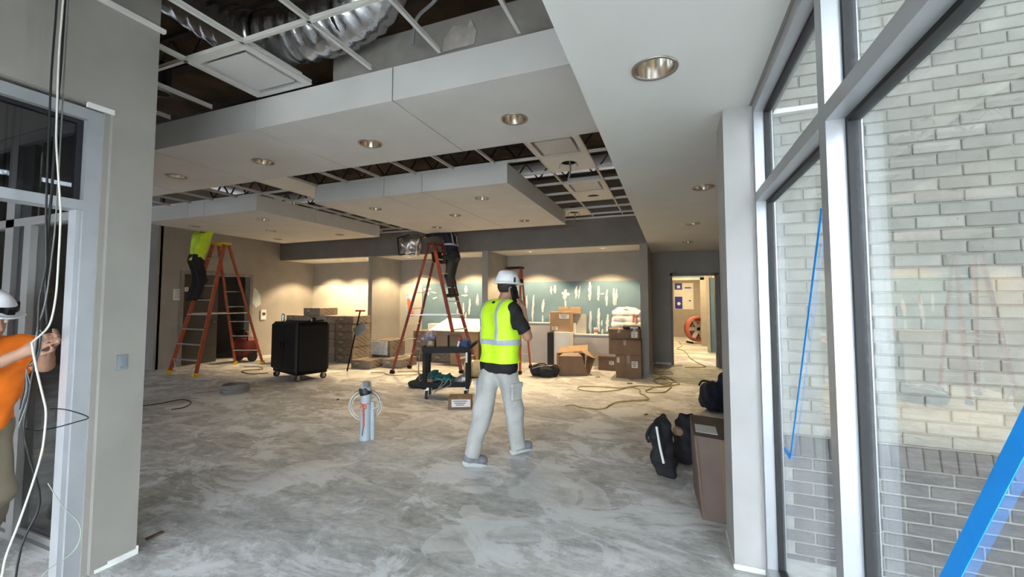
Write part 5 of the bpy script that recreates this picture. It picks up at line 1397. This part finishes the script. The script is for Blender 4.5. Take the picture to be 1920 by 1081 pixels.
def make_person(loc,label,J,C,h=0.009):
    """J: joints in world space; C: clothing"""
    J={k_:V3(v_) for k_,v_ in J.items()}
    pts=np.array([v_ for k_,v_ in J.items() if k_ not in('face','lf','rf','ln','rn')])
    lo=pts.min(0)-0.2; hi=pts.max(0)+0.24
    HB=basis(J['face']); hc=J['head']
    # body: one continuous skin surface
    S=SDF(lo,hi,h)
    torso(S,J,-0.006)
    cc=(J['ls']+J['rs'])/2
    S.cap(cc+[0,0,0.0],hc-[0,0,0.05]-HB[:,1]*0.015,0.06,0.052,k=0.04)
    for a in 'lr':
        S.cap(J[a+'s'],J[a+'e'],0.052,0.042,k=0.04); S.cap(J[a+'e'],J[a+'w'],0.041,0.028,k=0.02)
        S.cap(J[a+'h'],J[a+'k'],0.085,0.058,k=0.05); S.cap(J[a+'k'],J[a+'a'],0.056,0.038,k=0.03); S.cap(J[a+'a'],J[a+'t'],0.035,0.032,k=0.03)
        S.ell(lerp(J[a+'k'],J[a+'a'],0.28),(0.052,0.056,0.10),k=0.04)
        d=J.get(a+'f',J[a+'w']-J[a+'e']); hand(S,J[a+'w'],d,J.get(a+'n',HB[:,1]),C.get('curl',0.6),1 if a=='r' else -1)
    S.ell(hc+[0,0,0.025],(0.076,0.098,0.095),R=HB,k=0.02)
    S.ell(hc+HB[:,1]*0.035-HB[:,2]*0.055,(0.058,0.062,0.065),R=HB,k=0.04)
    S.cap(hc+HB[:,1]*0.085+HB[:,2]*0.005,hc+HB[:,1]*0.112-HB[:,2]*0.028,0.011,0.015,k=0.014)
    for sx in (-1,1):
        S.ell(hc+HB[:,0]*sx*0.078-HB[:,1]*0.005-HB[:,2]*0.01,(0.012,0.022,0.034),R=HB,k=0.008)
        S.ell(hc+HB[:,0]*sx*0.032+HB[:,1]*0.095+HB[:,2]*0.012,(0.018,0.014,0.012),R=HB,k=0.008,op='s')
    S.ell(hc+HB[:,1]*0.098-HB[:,2]*0.062,(0.024,0.012,0.005),R=HB,k=0.006,op='s')
    body=S.build('person',C['skin'],None,origin=loc); tag(body,label,'person')
    for sx in (-1,1):
        e=hc+HB[:,0]*sx*0.032+HB[:,1]*0.083+HB[:,2]*0.012
        MB().lathe([(0.001,-0.011),(0.008,-0.008),(0.011,0),(0.008,0.008),(0.001,0.011)],tuple(e),10).build('eye','eye_white',body,smooth=True)
    if C.get('hair'):
        S=SDF(hc-0.16,hc+0.16,0.007); S.ell(hc+[0,0,0.03],(0.084,0.106,0.100),R=HB,k=0)
        S.plane(hc+HB[:,1]*0.045,HB[:,1]+HB[:,2]*-0.2); S.plane(hc-HB[:,2]*0.055,-HB[:,2]+HB[:,1]*0.55)
        S.build('hair','hair_dark',body)
    # shirt
    S=SDF(lo,hi,h); torso(S,J,C.get('infl',0.012))
    S.plane(((J['lh']+J['rh'])/2)+[0,0,C.get('hem',-0.02)],(0,0,-1))
    for a in 'lr':
        q=lerp(J[a+'s'],J[a+'e'],C.get('sleeve',0.75)); S.cap(J[a+'s'],q,0.070,0.066,k=0.045,cut='b')
        if C.get('long'): S.cap(J[a+'s'],J[a+'e'],0.068,0.058,k=0.04); S.cap(J[a+'e'],lerp(J[a+'e'],J[a+'w'],0.93),0.057,0.043,k=0.03,cut='b')
    S.cap(cc,cc+[0,0,0.055],0.075,0.068,k=0.03,cut='b')
    S.ripple(0.0022,28,1)
    S.build('shirt',C['shirt'],body)
    # trousers
    S=SDF(lo,hi,h); pc=(J['lh']+J['rh'])/2
    S.cap(lerp(J['lh'],J['rh'],0.08),lerp(J['lh'],J['rh'],0.92),0.115,k=0.05); S.cap(lerp(J['lh'],J['rh'],0.15)+[0,0,0.1],lerp(J['lh'],J['rh'],0.85)+[0,0,0.1],0.108,k=0.05)
    b=C.get('baggy',0.0)
    for a in 'lr':
        S.cap(J[a+'h'],J[a+'k'],0.098+b*0.6,0.074+b,k=0.05); S.cap(J[a+'k'],J[a+'a'],0.073+b,0.060+b,k=0.035,cut='b')
    S.plane(pc+[0,0,C.get('ttop',0.13)],(0,0,1)); S.ripple(0.003 if b else 0.0015,20,3)
    tr=S.build('trousers',C['trousers'],body)
    # shoes
    for a in 'lr':
        S=SDF(np.minimum(J[a+'a'],J[a+'t'])-0.14,np.maximum(J[a+'a'],J[a+'t'])+0.14,0.007)
        dd=J[a+'t']-J[a+'a']; hd=dd/np.linalg.norm(dd); heel=J[a+'a']-hd*0.045-[0,0,0.015]
        S.cap(heel,J[a+'t'],0.042,0.040,k=0.02); S.cap(heel+hd*0.02,J[a+'a']+[0,0,0.05],0.045,0.042,k=0.03); S.ell(J[a+'t']-hd*0.03+[0,0,0.005],(0.048,0.05,0.036),k=0.02)
        sh=S.build('shoe',C['shoe'],body)
        if C.get('sole'):
            S=SDF(np.minimum(J[a+'a'],J[a+'t'])-0.14,np.maximum(J[a+'a'],J[a+'t'])+0.14,0.007); S.cap(heel-[0,0,0.026],J[a+'t']-[0,0,0.022],0.046,0.044,k=0); 
            nn=np.cross(np.cross(hd,[0,0,1.0]),hd); S.plane(heel-nn*0.012,nn); S.build('sole',C['sole'],sh)
    if C.get('helmet'):
        hb=hc+[0,0,0.055]
        S=SDF(hb-0.24,hb+0.24,0.007); S.ell(hb,(0.112,0.135,0.125),R=HB,k=0); S.cap(hb-HB[:,1]*0.07+HB[:,2]*0.092,hb+HB[:,1]*0.07+HB[:,2]*0.092,0.030,0.030,k=0.035); S.plane(hb-HB[:,2]*0.005,-HB[:,2])
        S.ell(hb+HB[:,1]*0.012,(0.140,0.170,0.012),R=HB,k=0.02)
        hm=S.build('hard_hat',C['helmet'],body)
        for sx in (-1,1): MB().box(tuple(hb+HB[:,0]*sx*0.118+HB[:,2]*0.03+HB[:,1]*0.02),(0.012,0.02,0.05)).build('hat_clip','black_plastic',hm)
        MB().box(tuple(hb+HB[:,1]*0.15+HB[:,2]*0.035),(0.035,0.03,0.035),Matrix([list(r) for r in HB])).build('head_lamp','black_plastic',hm)
        if C.get('band'):
            S=SDF(hb-0.24,hb+0.24,0.007); S.ell(hb,(0.116,0.139,0.129),R=HB,k=0); S.plane(hb+HB[:,2]*0.05,HB[:,2]); S.plane(hb+HB[:,2]*0.015,-HB[:,2]); S.build('hat_band','black_plastic',hm)
    return body,tr,lo,hi

# the man walking with a phone -------------------------------------
O=np.array([-1.62,3.83,0.0]); rX=np.array([0.92,0.392,0]); uY=np.array([-0.392,0.92,0])
def L_(x,y,z): return O+rX*x+uY*y+np.array([0,0,z])
def D_(x,y,z): return rX*x+uY*y+np.array([0,0,z])
J=dict(lh=L_(-0.065,0.055,0.93),rh=L_(0.075,-0.065,0.93),ls=L_(-0.115,0.155,1.475),rs=L_(0.135,-0.145,1.485),
 head=L_(0.09,0.03,1.685),face=D_(0.90,0.42,-0.05),
 le=L_(-0.06,0.28,1.22),lw=L_(0.10,0.36,1.10),lf=D_(0.8,0.2,-0.1),ln=D_(-0.3,-0.9,0),
 re=L_(0.285,-0.10,1.215),rw=L_(0.245,-0.045,1.475),rf=D_(-0.35,0.02,0.95),rn=D_(-0.75,0.45,-0.1),
 lk=L_(-0.15,0.02,0.475),la=L_(-0.255,-0.16,0.085),lt=L_(-0.14,-0.11,0.045),
 rk=L_(0.155,0.06,0.475),ra=L_(0.195,0.15,0.085),rt=L_(0.315,0.21,0.075))
C=dict(skin='skin_tan',hair=True,shirt='shirt_black',trousers='trousers_stone',shoe='shoe_grey',sole='sole_pale',helmet='helmet_white',sleeve=0.80,hem=-0.065,ttop=-0.03,infl=0.022,baggy=0.018,curl=0.45)
man,tr,lo,hi=make_person(tuple(O),'man in lime safety vest and white hard hat walking away on the phone',J,C,0.008)
S=SDF(lo,hi,0.008); torso(S,J,0.036); S.ripple(0.003,16,7)
S.plane(L_(0,0,0.965),(0,0,-1))
tb=basis(D_(0.766,0.643,0))           # side, forward, up of the torso
for a in 'lr':
    sg=1 if a=='r' else -1
    S.cap(V3(J[a+'s'])+tb[:,0]*sg*0.10+[0,0,-0.16],V3(J[a+'s'])+tb[:,0]*sg*0.085+[0,0,0.02],0.082,0.08,k=0.015,op='s')
nk=(V3(J['ls'])+V3(J['rs']))/2+tb[:,1]*0.07; S.ell(nk+[0,0,0.06],(0.09,0.09,0.085),k=0.01,op='s')
vest=S.build('safety_vest','vest_lime',man)
def band(keep):
    q=S.clone(0.004); X=q.ax[0][:,None,None]; Y=q.ax[1][None,:,None]; Z=q.ax[2][None,None,:]
    d=keep(X,Y,Z); q.F=np.maximum(q.F,d.astype(np.float32)); return q
cc=(V3(J['ls'])+V3(J['rs']))/2
q=band(lambda X,Y,Z: np.abs(Z-1.165+0*X+0*Y)-0.027); q.build('reflective_band','reflective',vest)
for sx in (-0.14,0.115):
    q=band(lambda X,Y,Z: np.maximum(np.abs((X-cc[0])*tb[0,0]+(Y-cc[1])*tb[1,0]-sx+0*Z)-0.024, 1.19-Z+0*X+0*Y)); q.build('reflective_band','reflective',vest)
q=band(lambda X,Y,Z: np.abs(Z-0.972+0*X+0*Y)-0.007); q.build('vest_hem','vest_lime',vest)
for a,sx in (('r',1),('l',-1)):
    p=lerp(J[a+'h'],J[a+'k'],0.55)+tb[:,0]*sx*0.10-tb[:,1]*0.01
    m=MB(); m.bbox(tuple(p),(0.03,0.14,0.17),0.012,Matrix([list(r) for r in tb])@Matrix.Rotation(0.05*sx,3,'Y')); pk=m.build('cargo_pocket','trousers_stone',tr)
    m=MB(); m.bbox(tuple(p+np.array([0,0,0.065])+tb[:,0]*sx*0.004),(0.034,0.15,0.05),0.008,Matrix([list(r) for r in tb])); m.build('pocket_flap','trousers_stone',pk)
t=thing('mobile_phone',tuple(L_(0.155,-0.085,1.56)),'dark mobile phone held to the walking man\'s ear','phone')
m=MB(); m.bbox(tuple(L_(0.165,-0.075,1.625)),(0.012,0.075,0.155),0.004,Matrix([list(r) for r in basis(D_(0.75,0.66,0))])@Matrix.Rotation(0.30,3,'X')); m.build('phone_case','black_plastic',t)
m=MB(); m.box(tuple(L_(0.15,-0.07,1.625)),(0.002,0.066,0.14),Matrix([list(r) for r in basis(D_(0.75,0.66,0))])@Matrix.Rotation(0.30,3,'X')); m.build('phone_screen','gasket_black',t)

# worker in lime shirt on the left ladder ----------------------------
O2=np.array([-9.76,5.98,0.17])
def A(x,y,z): return O2+np.array([x,y,z])
J=dict(lh=A(-0.10,0.02,2.27),rh=A(0.08,0.0,2.27),ls=A(-0.20,0.10,2.80),rs=A(0.18,0.10,2.80),head=A(0.0,0.16,3.03),face=(0,1,0.3),
 le=A(-0.24,0.2,3.06),lw=A(-0.18,0.33,3.26),lf=(0.2,0.3,1),ln=(0,1,0),re=A(0.24,0.2,3.06),rw=A(0.2,0.33,3.26),rf=(-0.2,0.3,1),rn=(0,1,0),
 lk=A(-0.13,0.12,1.84),la=A(-0.19,0.02,1.44),lt=A(-0.19,0.15,1.40),rk=A(0.02,0.14,1.84),ra=A(-0.02,0.04,1.44),rt=A(-0.02,0.17,1.40))
C=dict(skin='skin_tan',hair=True,shirt='shirt_lime',trousers='trousers_black',shoe='boot_black',sleeve=0.6,hem=0.0,baggy=0.012)
make_person((-9.76,5.98,1.53),'worker in lime shirt and black trousers on the left ladder, head above ceiling',J,C,0.012)

# worker in navy on the middle ladder ---------------------------------
O3=np.array([-4.66,8.34,0.13])
def A(x,y,z): return O3+np.array([x,y,z])
J=dict(lh=A(0.02,-0.10,2.42),rh=A(0.0,0.10,2.42),ls=A(-0.08,-0.19,2.93),rs=A(-0.10,0.19,2.93),head=A(-0.14,0.0,3.18),face=(-1,0,0.25),
 le=A(-0.36,-0.24,2.95),lw=A(-0.60,-0.20,2.90),lf=(-1,0.1,-0.1),ln=(0,0.4,-1),re=A(-0.36,0.12,3.0),rw=A(-0.58,0.0,2.96),rf=(-1,-0.1,0),rn=(0,0,-1),
 lk=A(-0.06,-0.10,1.98),la=A(0.03,-0.10,1.57),lt=A(-0.09,-0.10,1.535),rk=A(-0.10,0.10,1.98),ra=A(0.02,0.09,1.57),rt=A(-0.10,0.09,1.535))
C=dict(skin='skin_tan',hair=True,shirt='shirt_navy',trousers='trousers_dark',shoe='boot_black',long=True,hem=-0.01,baggy=0.006)
b3,tr3,lo3,hi3=make_person((-4.66,8.34,1.63),'worker in navy shirt with reflective stripes on the middle ladder, head above ceiling',J,C,0.011)
S=SDF(lo3,hi3,0.011); torso(S,J,0.014)
cc=(V3(J['ls'])+V3(J['rs']))/2
def band3(keep):
    q=S.clone(0.006); X=q.ax[0][:,None,None]; Y=q.ax[1][None,:,None]; Z=q.ax[2][None,None,:]
    q.F=np.maximum(q.F,keep(X,Y,Z).astype(np.float32)); return q
band3(lambda X,Y,Z: np.abs(Z-2.83+0*X+0*Y)-0.025).build('reflective_band','reflective',b3)
for sy in (-0.11,0.11): band3(lambda X,Y,Z: np.maximum(np.abs(Y-cc[1]-sy+0*X+0*Z)-0.025,2.83-Z+0*X+0*Y)).build('reflective_band','reflective',b3)
for a in 'lr':
    S2=SDF(V3(J[a+'e'])-0.25,V3(J[a+'e'])+0.25,0.01); p=lerp(J[a+'s'],J[a+'e'],0.55); q_=lerp(J[a+'s'],J[a+'e'],0.72); S2.cap(p,q_,0.071,0.070,k=0,cut='ab'); S2.build('reflective_band','reflective',b3)
t=thing('tool_belt',(-4.72,8.16,2.46),'dark tool belt pouches at the navy worker\'s hip','tool belt')
m=MB(); m.bbox((-4.78,8.12,2.48),(0.16,0.10,0.20),0.02); m.build('belt_pouch','boot_black',t); m=MB(); m.bbox((-4.66,8.11,2.54),(0.08,0.06,0.14),0.015); m.build('belt_pouch','boot_black',t)
# bucket hung inside the ladder and the foil bag he holds
t=thing('tool_bucket',(-4.92,7.98,2.36),'black tool bucket hanging under the middle ladder cap','bucket')
MB().lathe([(0.002,0.0),(0.09,0.0),(0.12,0.2),(0.125,0.2),(0.125,0.215)],(-4.90,8.02,2.42),20).build('bucket_body','black_plastic',t,smooth=True)
MB().tube([(-5.02,8.02,2.60),(-4.97,8.02,2.72),(-4.83,8.02,2.72),(-4.78,8.02,2.60)],0.006,6).build('bucket_handle','wire_grey',t)
t=thing('insulated_duct_end',(-5.45,7.80,2.56),'crumpled silver foil duct piece held by the navy worker','duct')
S=SDF((-5.80,7.50,2.44),(-5.10,8.2,3.10),0.012); S.box((-5.45,7.84,2.76),(0.19,0.15,0.20),R=np.array(Matrix.Rotation(0.12,3,'Y')@Matrix.Rotation(0.3,3,'Z')),rad=0.04,k=0.02); S.cap((-5.55,7.80,2.94),(-5.32,7.92,2.98),0.05,0.04,k=0.05); S.ripple(0.013,24,4); S.build('duct_sleeve','foil_crumpled',t)
for p0,p1 in (((-5.63,7.64,2.57),(-5.67,7.64,2.95)),((-5.63,7.64,2.57),(-5.28,7.74,2.60)),((-5.67,7.64,2.95),(-5.42,7.72,3.02))): MB().cyl(p0,p1,0.014,n=8).build('duct_edge','black_plastic',t)

# worker in orange at the entry frame ----------------------------------
O4=np.array([-3.86,1.15,-0.0])
def A(x,y,z): return O4+np.array([x,y,z])
J=dict(lh=A(-0.06,0.10,0.80),rh=A(-0.04,-0.09,0.80),ls=A(0.10,0.19,1.29),rs=A(0.11,-0.19,1.27),head=A(0.16,0.0,1.46),face=(0.9,0.25,-0.28),
 le=A(0.30,0.20,1.18),lw=A(0.46,0.15,1.30),lf=(0.8,0.1,0.6),ln=(0,-1,0),re=A(0.32,-0.12,1.16),rw=A(0.46,0.06,1.28),rf=(0.6,0.5,0.6),rn=(0,1,0.2),
 lk=A(0.06,0.10,0.43),la=A(-0.18,0.12,0.08),lt=A(-0.05,0.13,0.045),rk=A(0.07,-0.09,0.43),ra=A(-0.16,-0.12,0.08),rt=A(-0.03,-0.12,0.045))
C=dict(skin='skin_light',hair=True,shirt='shirt_orange',trousers='trousers_khaki',shoe='boot_black',sleeve=0.85,hem=-0.02,baggy=0.015,helmet='helmet_white',band=True)
make_person((-3.86,1.16,0),'worker in orange shirt and white hard hat wiring the entry jamb',J,C,0.009)
t=thing('cable_pouch',(-3.62,1.0,0.70),'black belt pouch at the orange worker\'s waist','pouch')
m=MB(); m.bbox((-3.66,1.02,0.80),(0.16,0.08,0.12),0.02); m.build('pouch_body','black_plastic',t)
MB().tube([(-3.74,0.975,0.80),(-3.66,0.972,0.775),(-3.58,0.975,0.80)],0.004,6).build('pouch_piping','label_white',t)
for q in range(4):
    o=MB().tube([(-3.30,1.22+0.01*q,1.34),(-3.27,1.20,1.38+0.012*q),(-3.22,1.19+0.006*q,1.37),(-3.20,1.18,1.28-0.02*q),(-3.24,1.16,1.2),(-3.22+0.02*q,1.15,1.1),(-3.2,1.13,1.0-0.03*q)],0.0025,5,4).build('thin_wire','wire_grey' if q%2 else 'wire_black'); tag(o,['short black wire','short grey wire','longer black wire','longer grey wire'][q]+' drooping from the orange worker\'s hands','wire')
